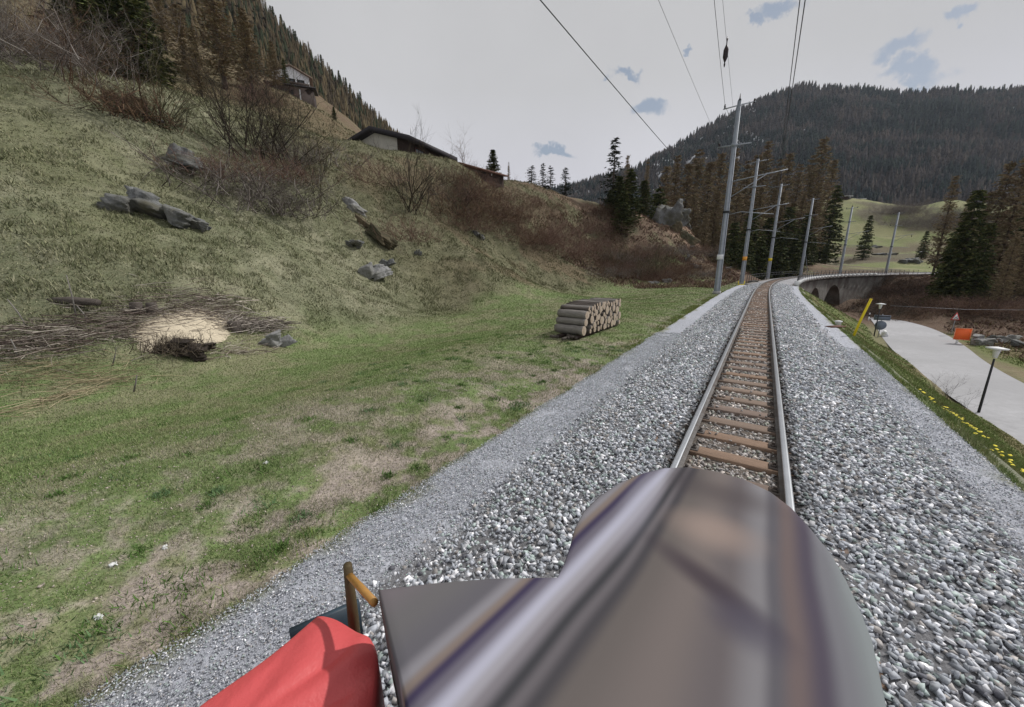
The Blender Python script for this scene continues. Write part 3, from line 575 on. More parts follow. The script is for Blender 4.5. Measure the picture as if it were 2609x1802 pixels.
tree_px('spruce', 1893, 418, 118, 'tall dark green spruce at the right end of the wood, beside the meadow', SP, 1.1, v=0)
tree_px('spruce', 1966, 485, 150, 'single dark spruce standing in the open pasture beyond the viaduct', SP, 1.1, v=1)
tree_px('spruce', 2094, 520, 140, 'small green spruce on the brown slope right of the far masts', SP, 1.3, v=2)
for u, vt, zc, w, knd in ((2160, 395, 84, 1.0, 'larch'), (2195, 440, 70, 1.0, 'larch'), (2240, 430, 62, 1.1, 'larch'), (2285, 365, 60, 1.2, 'larch'), (2325, 350, 58, 1.2, 'larch'), (2268, 480, 72, 1.2, 'larch'), (2300, 520, 50, 1.2, 'larch'), (2365, 330, 66, 1.2, 'larch'), (2420, 380, 60, 1.3, 'larch'), (2345, 470, 54, 1.2, 'larch')):
    tree_px(knd, u, vt, zc, 'thin brown larch in the group at the right edge above the road', 'larches above the road at the right', w*.85)
for u, vt, zc, w, lab in ((2212, 425, 58, 1.15, 'tall green spruce at the left of the group above the road'), (2182, 490, 62, 1.1, 'dark green spruce leaning into the open slope right of the viaduct'), (2240, 500, 56, 1.2, 'broad green spruce behind the orange board'), (2150, 545, 66, 1.1, 'low green spruce at the left foot of the group above the road'), (2330, 440, 64, 1.2, 'tall green spruce at the far right edge above the road')):
    tree_px('spruce', u, vt, zc, lab, 'spruces above the road at the right', w)
for u, vt, zc, w, lab in ((215, -150, 31, 2.0, 'big dark spruce at the top left behind the meadow crest'), (130, -140, 33, 2.0, 'dark spruce at the top left, left of the big dark one'), (295, -50, 36, 1.8, 'dark spruce at the top left, right of the big dark one'), (165, -60, 29, 2.0, 'dark spruce at the top left, in front of the big dark one'), (255, -90, 31, 1.8, 'dark spruce at the top left, close right of the big dark one'), (-60, -160, 40, 1.4, 'dark spruce at the outer left edge above the crest')):
    tree_px('spruce', u, vt, zc, lab, 'dark spruces above the meadow crest', w)
tree_px('spruce', 638, 130, 94, 'small dark spruce right in front of the white house', SP, 1.1, v=0)
tree_px('spruce', 752, 238, 66, 'small round dark spruce on the skyline between the white house and the chalet', SP, 1.6, v=1)

# bare bushes -------------------------------------------------------
def twigs(g, n0, length, spread, levels, r0, kids=(3, 4), up=.5, base=.1, curl=.25):
    V = []; F = []
    lvl = []
    def seg(p, q, a, b):
        d = q-p; L = np.linalg.norm(d)+1e-6; d = d/L; s = np.cross(d, (.3, .2, 1)); s /= np.linalg.norm(s)+1e-6; t = np.cross(d, s); n = len(V)
        for c, r in ((p, a), (q, b)):
            for k in range(3): V.append(c+r*(cos(2.094*k)*s+sin(2.094*k)*t)); lvl.append(a)
        for k in range(3): F.append((n+k, n+(k+1) % 3, n+3+(k+1) % 3, n+3+k))
    def grow(p, d, L, lv, r):
        k = 3 if lv else 2; pts = [p]
        for i in range(k):
            d = d+g.normal(0, curl*.5, 3)+np.array([0, 0, up*.12]); d /= np.linalg.norm(d); q = pts[-1]+d*L/k; seg(pts[-1], q, r*(1-.5*i/k), r*(1-.5*(i+1)/k)); pts.append(q)
        if lv:
            for c in range(int(g.integers(kids[0], kids[1]+1))):
                i = int(g.integers(1, len(pts))); nd = d+g.normal(0, .55, 3)+np.array([0, 0, up*.3]); nd /= np.linalg.norm(nd); grow(pts[i], nd, L*g.uniform(.45, .75), lv-1, r*.5)
    for i in range(n0):
        a = g.uniform(0, 2*pi); e = g.uniform(spread, 1.45); p = np.array([g.normal(0, base), g.normal(0, base), -.08]); grow(p, np.array([cos(a)*cos(e), sin(a)*cos(e), sin(e)]), length*g.uniform(.6, 1.1), levels, r0*g.uniform(.7, 1.2))
    return np.array(V), np.array(F), np.array(lvl)
BUSH = {}
def bush(kind, p, size, label, group=None, rz=None, name='bare_bush', sq=(1, 1, 1)):
    if kind not in BUSH:
        g = np.random.default_rng(hash(kind) % 1000 if False else sum(map(ord, kind)))
        spec = {'tall': (16, 1.0, .75, 3, .012, (3, 4), .5, .1), 'big': (40, .82, .6, 3, .0075, (3, 5), .45, .2), 'fuzzy': (110, .6, .1, 3, .0095, (2, 4), .25, .40), 'thicket': (120, .6, .15, 3, .0042, (2, 5), .25, .36), 'bramble': (70, .55, .05, 2, .006, (4, 6), .15, .5), 'sapling': (3, 1.1, 1.15, 3, .010, (4, 5), .5, .02)}[kind]
        n0, L, sp, lv, r0, kids, up, base = spec; BUSH[kind] = twigs(g, n0, L, sp, lv, r0, kids, up, base)+({},)
    V, F, lv, cache = BUSH[kind]
    return V, F, lv
BM = {}
def put_bush(kind, tone, p, size, label, group=None, name='bare_bush', sq=1., rw=1.):
    key = (kind, tone, round(rw, 1))
    if key not in BM:
        V, F, lv = bush(kind, p, size, label); n = len(V)//6
        pal = {'grey': [lin(112, 104, 98), lin(92, 84, 80), lin(136, 130, 124)], 'brown': [lin(96, 76, 62), lin(78, 60, 52), lin(120, 98, 78)], 'red': [lin(112, 88, 80), lin(94, 74, 68), lin(132, 108, 94)], 'olive': [lin(84, 80, 60), lin(66, 64, 50), lin(100, 92, 70)], 'dark': [lin(58, 50, 44), lin(46, 42, 38), lin(80, 72, 60)]}[tone]
        g = np.random.default_rng(3); c = np.repeat(np.array(pal)[g.integers(0, 3, n)]*g.uniform(.7, 1.3, (n, 1)), 6, 0)
        o = mk(name, V, F, M_twig, col=c); BM[key] = [o, False]
    T = BM[key]; o = T[0] if not T[1] else T[0].copy()
    if T[1]: C.objects.link(o); 
    T[1] = True; o.name = name
    o.location = tuple(float(q) for q in p); o.scale = (size*sq, size*sq, size); o.rotation_euler = (0, 0, RNG.uniform(0, 6.28))
    return tag(o, label, 'bush', group)
HB = 'bare bushes on the hillside'
for kind, tone, u, v, size, lab, sq in (
        ('big', 'dark', 585, 365, 4.4, 'largest bare bush with dark twigs, in the middle of the upper slope', 1.15),
        ('tall', 'olive', 372, 292, 2.6, 'bare bush with upright stems right of the mossy boulder', 1.0),
        ('tall', 'dark', 930, 478, 3.6, 'upright fan shaped bare bush below the right end of the chalet', .9),
        ('sapling', 'olive', 712, 470, 4.2, 'thin upright sapling right of the grey bushes', .8),
        ('fuzzy', 'grey', 560, 445, 2.0, 'pale grey bushy shrub right of the upper rock', 1.7),
        ('fuzzy', 'grey', 615, 482, 1.7, 'pale grey twiggy shrub at the lower end of the grey bushes', 1.6),
        ('fuzzy', 'red', 500, 405, 1.4, 'reddish brown shrub against the right side of the upper rock', 1.7),
        ('fuzzy', 'grey', 690, 370, 2.2, 'grey shrub at the lower right of the largest bush', 1.4),
        ('fuzzy', 'brown', 270, 262, 1.8, 'tangled brown twigs growing over the mossy boulder', 1.5),
        ('fuzzy', 'red', 640, 410, 1.5, 'reddish shrub between the largest bush and the grey bushes', 1.5),
        ('bramble', 'red', 830, 415, 2.0, 'low reddish bramble on the green slope below the chalet', 1.5),
        ('bramble', 'red', 900, 540, 2.0, 'low reddish bramble beside the long slanting rock', 1.2),
        ('tall', 'dark', 1040, 485, 2.2, 'low spreading bare bush right of the fan shaped bush', 1.3),
        ('sapling', 'brown', 150, 185, 3.0, 'spindly brown bush at the meadow crest, upper left', 1.2),
        ('thicket', 'grey', 40, 150, 4.6, 'grey twiggy bush at the top left corner above the crest', 1.2),
        ('thicket', 'brown', 110, 142, 3.6, 'brown twiggy bush at the crest in front of the dark spruces', 1.0),
        ('sapling', 'brown', 1045, 385, 2.3, 'bare twiggy young tree against the sky at the right end of the chalet', 1.3)):
    p, t = hit(u, v); put_bush(kind, tone, p, size*1.25, lab, HB, 'bare_bush', sq)
for i in range(46):
    u = RNG.uniform(1010, 1420); v = 400+(u-1010)*.28+RNG.uniform(0, 110)-(u > 1300)*20; p, t = hit(u, v)
    if t < 100: put_bush('bramble', ['red', 'brown', 'red'][i % 3], p, RNG.uniform(1.6, 3.0), 'reddish brown leafless bramble in the thicket down the slope right of the chalet', 'brambles in the thicket right of the chalet', 'bramble_bush', 1.4)
for i in range(56):
    u = RNG.uniform(1340, 1610); v = RNG.uniform(560, 636); p, t = hit(u, v)
    if t < 100: put_bush('bramble', ['red', 'brown', 'grey'][i % 3], p, RNG.uniform(1.1, 2.3), 'low brown bramble at the foot of the rock nose left of the first mast', 'brambles at the foot of the rock nose', 'bramble_bush', 1.6)
for i in range(64):
    u = RNG.uniform(1960, 2311); v = RNG.uniform(625, 720); p, t = hit(u, v)
    if 20 < t < 110: put_bush('bramble', ['red', 'brown', 'dark'][i % 3], p, RNG.uniform(1.2, 2.6)*(.6+t/130), 'dark red brown undergrowth on the slope beyond the road', 'undergrowth beyond the road', 'bramble_bush', 1.8)
for i in range(8):
    u, v = RNG.uniform(2030, 2200), RNG.uniform(470, 520); p, t = hit(u, v); put_bush('thicket', 'grey', p, RNG.uniform(7, 10), 'grey leafless scrub on the pasture below the far wood', 'scrub on the far pasture', 'bare_bush', 1.8)
for i, (u, v) in enumerate(((1450, 632), (1395, 610), (1480, 620))):
    p, t = hit(u, v); put_bush('tall', 'olive', p, 3.2, 'yellowish brown upright shrub at the foot of the brambles, ' + ('nearest the rubble', 'left one', 'right one')[i], HB, 'bare_bush', .9)
for i, (u, v, sz) in enumerate(((2235, 905, .9), (2265, 940, 1.0), (2180, 905, .8), (2285, 960, .8))):
    x_, y_ = at((28.6, 27.0, 30.5, 26.0)[i], (8.9, 8.6, 9.0, 8.9)[i]); p = (float(x_), float(y_), float(terrain(x_, y_)[0])); put_bush('sapling', 'dark', p, sz*.8, 'dark arching bare twigs on the bank beside the near street lamp', 'twigs on the bank by the lamp', 'bare_bush', 1.3)
# larch-brown broad bare trees filling the crest behind the biggest bush
for u, vt, zc, w, lab in ((470, -60, 46, 1.5, 'tall brown leafless tree rising over the upper slope left of the white house'), (395, 5, 42, 1.4, 'brown leafless tree beside the dark spruces'), (545, 20, 50, 1.5, 'brown leafless tree just left of the white house'), (610, 90, 60, 1.3, 'lower brown tree beside the dark shed'), (350, -30, 50, 1.3, 'brown tree behind the right edge of the dark spruces'), (430, 60, 38, 1.2, 'lower brown tree behind the mossy boulder')):
    tree_px('larch', u, vt, zc, lab, 'brown leafless trees above the slope', w*1.2)
for u, v, sz in ((588, 222, 2.6), (615, 240, 2.0), (560, 235, 2.6)):
    p, t = hit(u, v); put_bush('thicket', 'red', p, sz, 'dark red bush in front of the dark shed', 'dark red bushes by the shed', 'bare_bush', 1.3)

# ------------------------------------------------------------------ far wooded ridge and mountain
def crest_interp(tab, u): t = np.array(tab, float); return np.interp(u, t[:, 0], t[:, 1])
def slope_sheet(name, u0, u1, nu, crest, foot, zb, zt, nz, mt, colf, rough):
    U = np.linspace(u0, u1, nu); T = np.linspace(0, 1.25, nz); V = np.zeros((nz, nu, 3))
    for j, u in enumerate(U):
        a = dep(u, crest_interp(foot, u), crest_interp(zb, u)); b = dep(u, crest_interp(crest, u), crest_interp(zt, u))
        for i, t in enumerate(T):
            p = a+(b-a)*t
            if t > 1: p[2] = b[2]-(t-1)*(b[2]-a[2])*1.2
            V[i, j] = p
    X = V.reshape(-1, 3); t = np.repeat(T, nu); n = (fbm(X[:, 0]/90, X[:, 1]/90, 51, 5)-.5); X[:, 2] += n*rough*np.minimum(1, 4*np.abs(1-t))*np.minimum(1, 6*t)
    i = np.arange((nz-1)*nu).reshape(nz-1, nu)[:, :-1].ravel(); F = np.stack([i, i+1, i+nu+1, i+nu], 1)
    o = mk(name, X, F, mt, col=colf(X, t), smooth=True); tag(o, kind='structure')
    return X.reshape(nz, nu, 3), U, T
MC = [(1000, 470), (1290, 425), (1345, 408), (1440, 380), (1520, 335), (1600, 285), (1680, 245), (1740, 218), (1800, 197), (1830, 193), (1850, 203), (1880, 199), (2000, 212), (2080, 215), (2130, 205), (2200, 212), (2311, 205), (2600, 190), (3200, 260), (7000, 300)]
MFt = [(1000, 620), (1900, 610), (2600, 600), (3200, 600)]
def snow_w(X, t):
    st = fbm(X[:, 0]/9+X[:, 2]/15, X[:, 1]/34, 52, 4); return st
def clearing(X):
    d = np.linalg.norm((X-dep(2285, 285, 850))*np.array([1/150, 1/150, 1/55]), axis=1); return 1-sm(d+(fbm(X[:, 0]/45, X[:, 1]/45+X[:, 2]/40, 59)-.5)*.9, .55, .95)
SNOW = .655
def mcol(X, t):
    c = np.tile(np.array(lin(62, 56, 54)), (len(X), 1)); st = snow_w(X, t); w = sm(st, SNOW-.005, SNOW+.02)*(X[:, 0] < 620)*(t > .5); c = c*(1-w[:, None])+np.array([.8, .82, .86])*w[:, None]; w = clearing(X); c = c*(1-w[:, None])+(np.array(lin(118, 126, 122))*(.7+.6*fbm(X[:, 0]/25, X[:, 2]/18, 58))[:, None])*w[:, None]
    return c
XM, UM, TM = slope_sheet('mountain', 1000, 7000, 700, MC, MFt, [(1000, 520), (3200, 420)], [(1000, 980), (1800, 1000), (2311, 900), (3200, 800)], 90, M_far, mcol, 60)
RC = [(-900, -900), (300, -420), (560, -14), (600, 40), (660, 105), (720, 160), (780, 215), (830, 262), (862, 292), (900, 325), (1000, 400)]
RF = [(-900, 100), (300, 250), (560, 300), (700, 310), (860, 340), (1000, 420)]
def rcol(X, t): return np.tile(np.array(lin(76, 66, 48)), (len(X), 1))*(.7+.6*fbm(X[:, 0]/20, X[:, 1]/20, 5))[:, None]
XR, UR, TR = slope_sheet('forest_ridge', -700, 980, 160, RC, RF, [(-900, 150), (600, 170), (1000, 260)], [(-900, 260), (600, 300), (1000, 430)], 60, M_far, rcol, 14)
def cones(name, P, h, w, col, k=6):
    n = len(P); tiers = ((0.0, 1.0, .55), (.34, .72, .85), (.62, .42, 1.0)); V = []; Fs = []; nv = 0; base = []
    a = np.arange(k)*2*pi/k; rows = []
    for z0, rr, z1 in tiers:
        ph = RNG.uniform(0, 6.28, (n, 1)); jit = RNG.uniform(.55, 1.3, (n, k))
        ring = np.stack([np.cos(a+ph)*w[:, None]*rr*jit, np.sin(a+ph)*w[:, None]*rr*jit, np.broadcast_to((z0*h)[:, None]-RNG.uniform(0, .06, (n, k))*h[:, None], (n, k))], 2)
        tip = np.stack([np.zeros(n), np.zeros(n), z1*h], 1)[:, None]; rows.append(np.concatenate([ring, tip], 1))
    V = np.concatenate(rows, 1)+P[:, None]; m = V.shape[1]
    f = np.array([(t*(k+1)+j, t*(k+1)+(j+1) % k, t*(k+1)+k) for t in range(3) for j in range(k)]); F = (f[None]+(np.arange(n)*m)[:, None, None]).reshape(-1, 3)
    return mk(name, V.reshape(-1, 3), F, M_far, col=np.repeat(col, m, 0))
def sample_sheet(X, T, n, tmax=1.03, bias=1., part=1.):
    nz, nu, _ = X.shape; j = np.where(RNG.random(n) < .93, RNG.uniform(0, (nu-1.001)*part, n), RNG.uniform(0, nu-1.001, n)); t = RNG.random(n)**bias*tmax; i = np.clip(t/T[-1]*(nz-1), 0, nz-1.001)
    a = i.astype(int); b = j.astype(int); fa = (i-a)[:, None]; fb = (j-b)[:, None]
    return (X[a, b]*(1-fa)+X[a+1, b]*fa)*(1-fb)+(X[a, b+1]*(1-fa)+X[a+1, b+1]*fa)*fb, t
def build_woods():
    P, t = sample_sheet(XM, TM, 34000, part=.3); st = snow_w(P, t); keep = ((st < SNOW-.01) | (P[:, 0] > 620) | (t < .5) | (RNG.random(len(P)) < .12)) & (RNG.random(len(P)) > clearing(P)*.85)
    P = P[keep]; n = len(P); h = RNG.uniform(11, 20, n); cl = fbm(P[:, 0]/60, P[:, 1]/60+P[:, 2]/70, 57, 4)
    dark = np.array([lin(32, 43, 44), lin(27, 37, 40), lin(40, 50, 46)]); lar = np.array([lin(62, 58, 58), lin(54, 52, 54), lin(72, 66, 62)]); pk = RNG.integers(0, 3, n)
    w = (sm(cl+RNG.normal(0, .06, n), .46, .54))[:, None]; c = (dark[pk]*(1-w)+lar[pk]*w)*RNG.uniform(.7, 1.25, (n, 1))
    o = cones('mountain_wood', P-np.array([0, 0, 1.]), h, h*RNG.uniform(.15, .30, n), c, 5); tag(o, 'dark spruce and larch wood covering the far mountain', 'wood', kind='stuff')
    P, t = sample_sheet(XR, TR, 5200, 1.02); n = len(P); h = RNG.uniform(9, 16, n); d = np.array([lin(80, 70, 54), lin(66, 59, 48), lin(88, 79, 60), lin(48, 54, 40)])
    c = d[RNG.choice(4, n, p=[.3, .28, .16, .26])]*RNG.uniform(.7, 1.25, (n, 1)); o = cones('ridge_wood', P-np.array([0, 0, .6]), h, h*RNG.uniform(.14, .2, n), c, 6); tag(o, 'brown larch wood covering the steep ridge upper left', 'wood', kind='stuff')
build_woods()
# trees one can tell apart along the ridge line
for i in range(44):
    u = 575+i*6.6+RNG.normal(0, 2.5); zc = float(np.interp(u, [560, 1000], [295, 425])); v = crest_interp(RC, u); p = dep(u, v+3, zc); h = RNG.uniform(11, 19)
    k = 'larch' if RNG.random() < .55 else 'spruce'
    tree(k, (p[0], p[1], p[2]-1.5), h, 'conifer standing against the sky on the steep ridge line upper left', 'conifers along the ridge line', .95)
for i in range(70):
    u = 1480+i*12.2+RNG.normal(0, 4); zc = float(np.interp(u, [1000, 1800, 2311, 3200], [980, 1000, 900, 800])); p = dep(u, crest_interp(MC, u)+2, zc); h = RNG.uniform(13, 25)*(1 if u > 1900 else .75)
    tree('spruce', (p[0], p[1], p[2]-3), h, 'dark conifer standing against the sky on the far mountain crest', 'conifers on the mountain crest', 1.2)

# ------------------------------------------------------------------ rocks
def rock(u, v, size, label, rot=0., tilt=0., seed=0, m=None, sink=.42, name='rock', group='rocks on the hillside', shade=1., p=None):
    """size = (along, across, high) metres, faceted and layered"""
    g = np.random.default_rng(seed+11); bm = bmesh.new()
    for k in range(7):                           # overlapping angular blocks, all split along one bedding plane
        c = g.uniform(-.62, .62, 3)*np.array([1, .8, .55]) if k else np.zeros(3); e = g.uniform(.35, .75, 3)*np.array([1.1, 1, .75])
        P = g.uniform(-1, 1, (11, 3)); P[:, 2] = np.sign(P[:, 2])*(.55+.45*np.abs(P[:, 2])); P = P*e+c; P[:, 2] += P[:, 0]*g.normal(0, .12)
        vs = [bm.verts.new(p) for p in P]; bmesh.ops.convex_hull(bm, input=vs)
    me = bpy.data.meshes.new('t'); bm.to_mesh(me); bm.free(); to = bpy.data.objects.new('t', me); C.objects.link(to)
    rm = to.modifiers.new('r', 'REMESH'); rm.mode = 'VOXEL'; rm.voxel_size = .055
    ev = to.evaluated_get(bpy.context.evaluated_depsgraph_get()); m2 = ev.to_mesh(); nv = len(m2.vertices); V = np.empty(nv*3); m2.vertices.foreach_get('co', V); V = V.reshape(-1, 3)
    F = [tuple(p.vertices) for p in m2.polygons]; ev.to_mesh_clear(); bpy.data.objects.remove(to); bpy.data.meshes.remove(me)
    nn = np.stack([fbm(V[:, 0]*f+V[:, 2]*f*.8+seed*3.1, V[:, 1]*f-V[:, 2]*f*.9, seed, 3)-.5 for f in (1.6, 5.2)], 1); V = V*(1+.25*nn[:, :1]+.16*nn[:, 1:])
    V[:, :2] *= (1+.10*(np.mod(V[:, 2]*5.+V[:, 0]*.8, 1)-.5))[:, None]
    V = V*np.array(size)*np.array([.5, .55, .8])
    R = np.array([(cos(tilt), 0, -sin(tilt)), (0, 1, 0), (sin(tilt), 0, cos(tilt))]); V = V@R; R = np.array([(cos(rot), sin(rot), 0), (-sin(rot), cos(rot), 0), (0, 0, 1)]); V = V@R
    if p is None: p, t = hit(u, v)
    o = mk(name, V, F, m or M_rock, loc=(p[0], p[1], p[2]+size[2]*(.5-sink))); return tag(o, label, 'rock', group)
M_rock2 = mat('mossy_brown_rock', (.11, .09, .055), .9, var=.45, scale=1.5, scale2=8, bump=.06, bscale=4, tint=(.055, .055, .03))
M_rock3 = mat('pale_grey_rock', (.26, .26, .26), .85, var=.4, scale=1.2, scale2=6, bump=.06, bscale=4, tint=(.15, .15, .13))
rock(355, 482, (3.2, 2.6, 1.5), 'large layered blue grey rock in the dry grass at the left', .1, .38, 1)
rock(440, 512, (1.6, 1.1, .7), 'small flat grey rock just right of the large layered rock', .2, .4, 2)
rock(405, 372, (3.2, 2.6, 1.8), 'dark grey rock higher up the slope with shrubs on its right side', .1, .25, 3)
rock(290, 252, (2.6, 2.0, 2.0), 'mossy brown boulder under tangled twigs near the meadow crest', .3, .3, 4, M_rock2)
rock(335, 268, (1.6, 1.0, .8), 'small dark rock at the right foot of the mossy boulder', .3, .5, 5)
rock(805, 475, (3.8, 2.2, 1.5), 'grey upper half of the slanting rock ledge under the fan shaped bush', -.3, .6, 6, M_rock3)
rock(842, 525, (3.6, 1.5, 1.0), 'long tan slanting rock with a shaded underside', -.3, .6, 7, M_rock2)
rock(838, 622, (2.3, 1.6, 1.2), 'pale grey rock low on the slope above the mown grass', .4, -.4, 8, M_rock3)
rock(868, 600, (1.5, 1.0, .7), 'small grey rock touching the upper right of the pale low rock', .2, -.4, 9)
rock(803, 556, (1.2, .9, .8), 'small bluish rock between the slanting ledge and the pale low rock', .2, .4, 10)
rock(943, 574, (.6, .5, .7), 'tiny blue grey stone sticking up right of the slanting ledge', .2, 0, 11)
rock(1080, 535, (1.6, 1.2, .9), 'grey stone patch in the grass below the spreading bush', .2, .4, 12)
rock(1700/1, 640, (1.5, 1, .7), 'small grey stone beside the second mast', 0, 0, 13)
for i, (u, v, zc, sz, rt, tl, mm, lab) in enumerate(((1488, 505, 78, (11, 8, 9), .5, .35, M_rock, 'big pale grey cliff outcrop above the brambles, left of the first mast'), (1522, 498, 79, (8, 6, 5), .3, .5, M_rock, 'upper right block of the cliff outcrop under the larches'), (1462, 535, 75, (6, 5, 4), .6, .4, M_rock, 'lower left block of the cliff outcrop among brambles'), (1530, 535, 75, (7, 4, 4), .2, .6, M_rock2, 'brownish block at the lower right foot of the cliff outcrop'))):
    pr = dep(u, v, zc); rock(0, 0, sz, lab, rt, tl, 14+i*3, mm, sink=.6, group='blocks of the cliff outcrop', p=(pr[0], pr[1], pr[2]))
for i in range(9):
    rock(RNG.uniform(1530, 1670), RNG.uniform(548, 612), tuple(np.array([1.5, 1.1, .7])*RNG.uniform(.7, 1.9)), 'brownish broken rock in the bare earth slope left of the first mast', RNG.uniform(0, 3), .4, 90+i, (M_rock2, M_rock, M_rock3)[i % 3], .45, group='broken rocks in the bare earth slope')
rock(1585, 560, (6, 3, 2.2), 'low brownish rock rib running down right from the cliff outcrop', -.5, -.35, 15, M_rock2)
rock(1478, 640, (1.6, 1.0, .6), 'heap of pale rubble stone at the left of the rubble by the grass', .2, 0, 16, M_rock3)
rock(1505, 637, (2.2, 1.2, .8), 'heap of pale rubble stone at the right of the rubble by the grass', .5, 0, 17, M_rock3)
for i, (u, v, sz, lab) in enumerate(((2212, 778, 2.2, 'rounded pale boulder beside the road behind the orange board'), (2272, 772, 2.0, 'grey boulder among the trees right of the rounded pale one'), (2300, 782, 1.8, 'grey boulder at the right edge of the photo'), (2240, 768, 1.4, 'small dark boulder between the two grey boulders'))):
    rock(u, v, (sz, sz*.8, sz*.45), lab, .3, 0, 20+i, M_rock3 if i < 2 else None, .25, 'boulder', 'boulders beyond the road')
for i, (u, v, sz) in enumerate(((2000, 575, 9), (2060, 590, 8), (2120, 592, 8), (1975, 558, 7), (2085, 570, 6), (2150, 600, 6))):
    rock(u, v, (sz*1.0, sz*.8, sz*.36), 'dark grey rock ledge on the slope beyond the viaduct', .2*i, -.1, 30+i, M_rock, .62, 'rock', 'rock ledges beyond the viaduct')
for i, (u, v) in enumerate(((373, 1238), (225, 1393), (600, 1045), (255, 1275))):
    p, t = hit(u, v); rock(0, 0, (.075, .06, .03), ('flat whitish stone in the thin grass', 'round white pebble near the lower left corner', 'white stone in the bare patch of the meadow', 'pale stone left of the flat whitish stone')[i], 0, 0, 40+i, M_white, .3, 'stone', 'white stones in the grass', p=p)

# ------------------------------------------------------------------ overhead line masts
M_band = mat('orange_band_paint', (.78, .36, .06), .6, var=.1)
def mast(s, idx):
    x, y = at(s, -3.45); rz = -psi(s); labs = ['nearest tall grey mast with a white plate, at the edge of the grass', 'second grey mast from the camera, with an orange band', 'third grey mast from the camera, with a yellow band', 'fourth grey mast, standing before the dark wood at the start of the viaduct', 'fifth grey mast, on the viaduct against the brown slope', 'sixth and farthest grey mast, beyond the viaduct']
    t = thing('overhead_line_mast', labs[idx], 'mast', (float(x), float(y), -.45), rz, 'masts along the railway'); D = .45
    if idx in (1,): t.location.z = float(terrain(x, y)[0])-.1; D = -t.location.z
    # lattice-free steel shaft: two channels with a web, tapering
    m = MB(); zt = 15.2+D; r0, r1 = .21, .11
    V = []; 
    for z, r in ((0, r0), (zt*.5, (r0+r1)/2), (zt, r1)): V += [(-r, -r*.8, z), (r, -r*.8, z), (r, r*.8, z), (-r, r*.8, z)]
    F = [(i*4+j, i*4+(j+1) % 4, i*4+4+(j+1) % 4, i*4+4+j) for i in range(2) for j in range(4)]+[(8, 9, 10, 11)]; m.add(V, F)
    for sx in (-1, 1):                           # raised flanges on both faces
        V = []
        for z, r in ((0, r0), (zt, r1)): V += [(sx*r, -r*.8-.03, z), (sx*(r+.03), -r*.8-.03, z), (sx*(r+.03), r*.8+.03, z), (sx*r, r*.8+.03, z)]
        m.add(V, [(0, 1, 5, 4), (1, 2, 6, 5), (2, 3, 7, 6), (3, 0, 4, 7), (4, 5, 6, 7)])
    m.build('shaft', M_galv, t)
    b = MB(); b.box((0, 0, .1), (.62, .62, .3)); b.build('foundation', M_conc, t)
    b = MB(); b.tube([(-1.15, 0, 14.8+D), (0, 0, 14.9+D), (1.15, 0, 14.95+D)], .045, 6); c_ = b.build('top_arm', M_galv, t)
    for sx in (-1.05, 1.05):
        q = MB(); q.lathe([(.03, 0), (.07, .04), (.04, .1), (.08, .15), (.04, .22), (.06, .27), (.02, .33)], 10, (sx, 0, 14.85+D)); q.build('insulator', M_ceram, c_)
    q = MB(); q.lathe([(.08, 0), (.13, .06), (.05, .2), (.02, .55)], 8, (0, 0, zt)); q.build('cap', M_dark, t)
    b = MB(); b.box((0, 0, 11.9+D), (2.5, .09, .09)); b.box((0, 0, 11.9+D), (.42, .4, .2)); c_ = b.build('cross_arm', M_galv, t)
    for sx in (-1.15,):
        q = MB(); q.lathe([(.03, 0), (.09, .05), (.05, .12), (.1, .17), (.04, .28)], 10, (sx, 0, 11.95+D)); q.build('insulator', M_ceram, c_)
    b = MB(); b.tube([(.1, 0, 9.05+D), (2.0, 0, 9.3+D), (4.0, 0, 9.55+D)], .04, 6); b.tube([(.1, 0, 7.75+D), (2.6, 0, 9.35+D)], .035, 6); c_ = b.build('cantilever_arm', M_galv, t)
    q = MB(); q.lathe([(.03, -.7), (.07, -.62), (.04, -.55), (.08, -.45), (.04, -.38), (.08, -.28), (.04, -.2), (.02, 0)], 8, (3.6, 0, 9.48+D)); q.build('insulator', M_ceram, c_)
    b = MB(); b.tube([(.1, 0, 6.35+D), (1.1, 0, 6.55+D), (3.5, 0, 6.2+D)], .025, 6); b.build('registration_arm', M_galv, t)
    b = MB(); b.box((0, 0, 6.6+D), (.5, .45, .16)); b.build('clamp', M_dark, t)
    if idx == 0: b = MB(); b.box((-.05, -.24, 2.8+D), (.5, .03, .42)); b.build('white_plate', M_white, t)
    if idx in (1, 2): b = MB(); b.box((0, 0, 2.9+D), (.46, .42, .5)); b.build('colour_band', M_band if idx == 1 else M_yellow, t)
    if idx in (1, 3): b = MB(); sx = -1.6 if idx == 1 else 1.2; b.tube([(0, .2, 5+D), (sx*.4, 3.2, .2)], .05, 6); b.build('stay', M_galv, t)
for i, s in enumerate((39.8, 61.5, 82, 103.2, 125, 147.2)): mast(s, i)
def wire(pts, r, label, name='overhead_wire'):
    """pts (s, l, z); hangs with a slight sag between supports"""
    P = []
    for (s0, l0, z0), (s1, l1, z1) in zip(pts[:-1], pts[1:]):
        for f in np.linspace(0, 1, 15)[:-1]:
            s = s0+(s1-s0)*f; l = l0+(l1-l0)*f; a = np.array(at(s0, l0)); b = np.array(at(s1, l1)); q = a+(b-a)*f; P.append((q[0], q[1], z0+(z1-z0)*f-.012*(abs(s1-s0)/22)*4*f*(1-f)*22*.35))
    q = at(pts[-1][0], pts[-1][1]); P.append((q[0], q[1], pts[-1][2])); b = MB(); b.tube(P, r, 5); o = b.build(name, M_dark); return tag(o, label, 'wire', 'overhead wires')
MS = (39.8, 61.5, 82, 103.2, 125, 147.2)
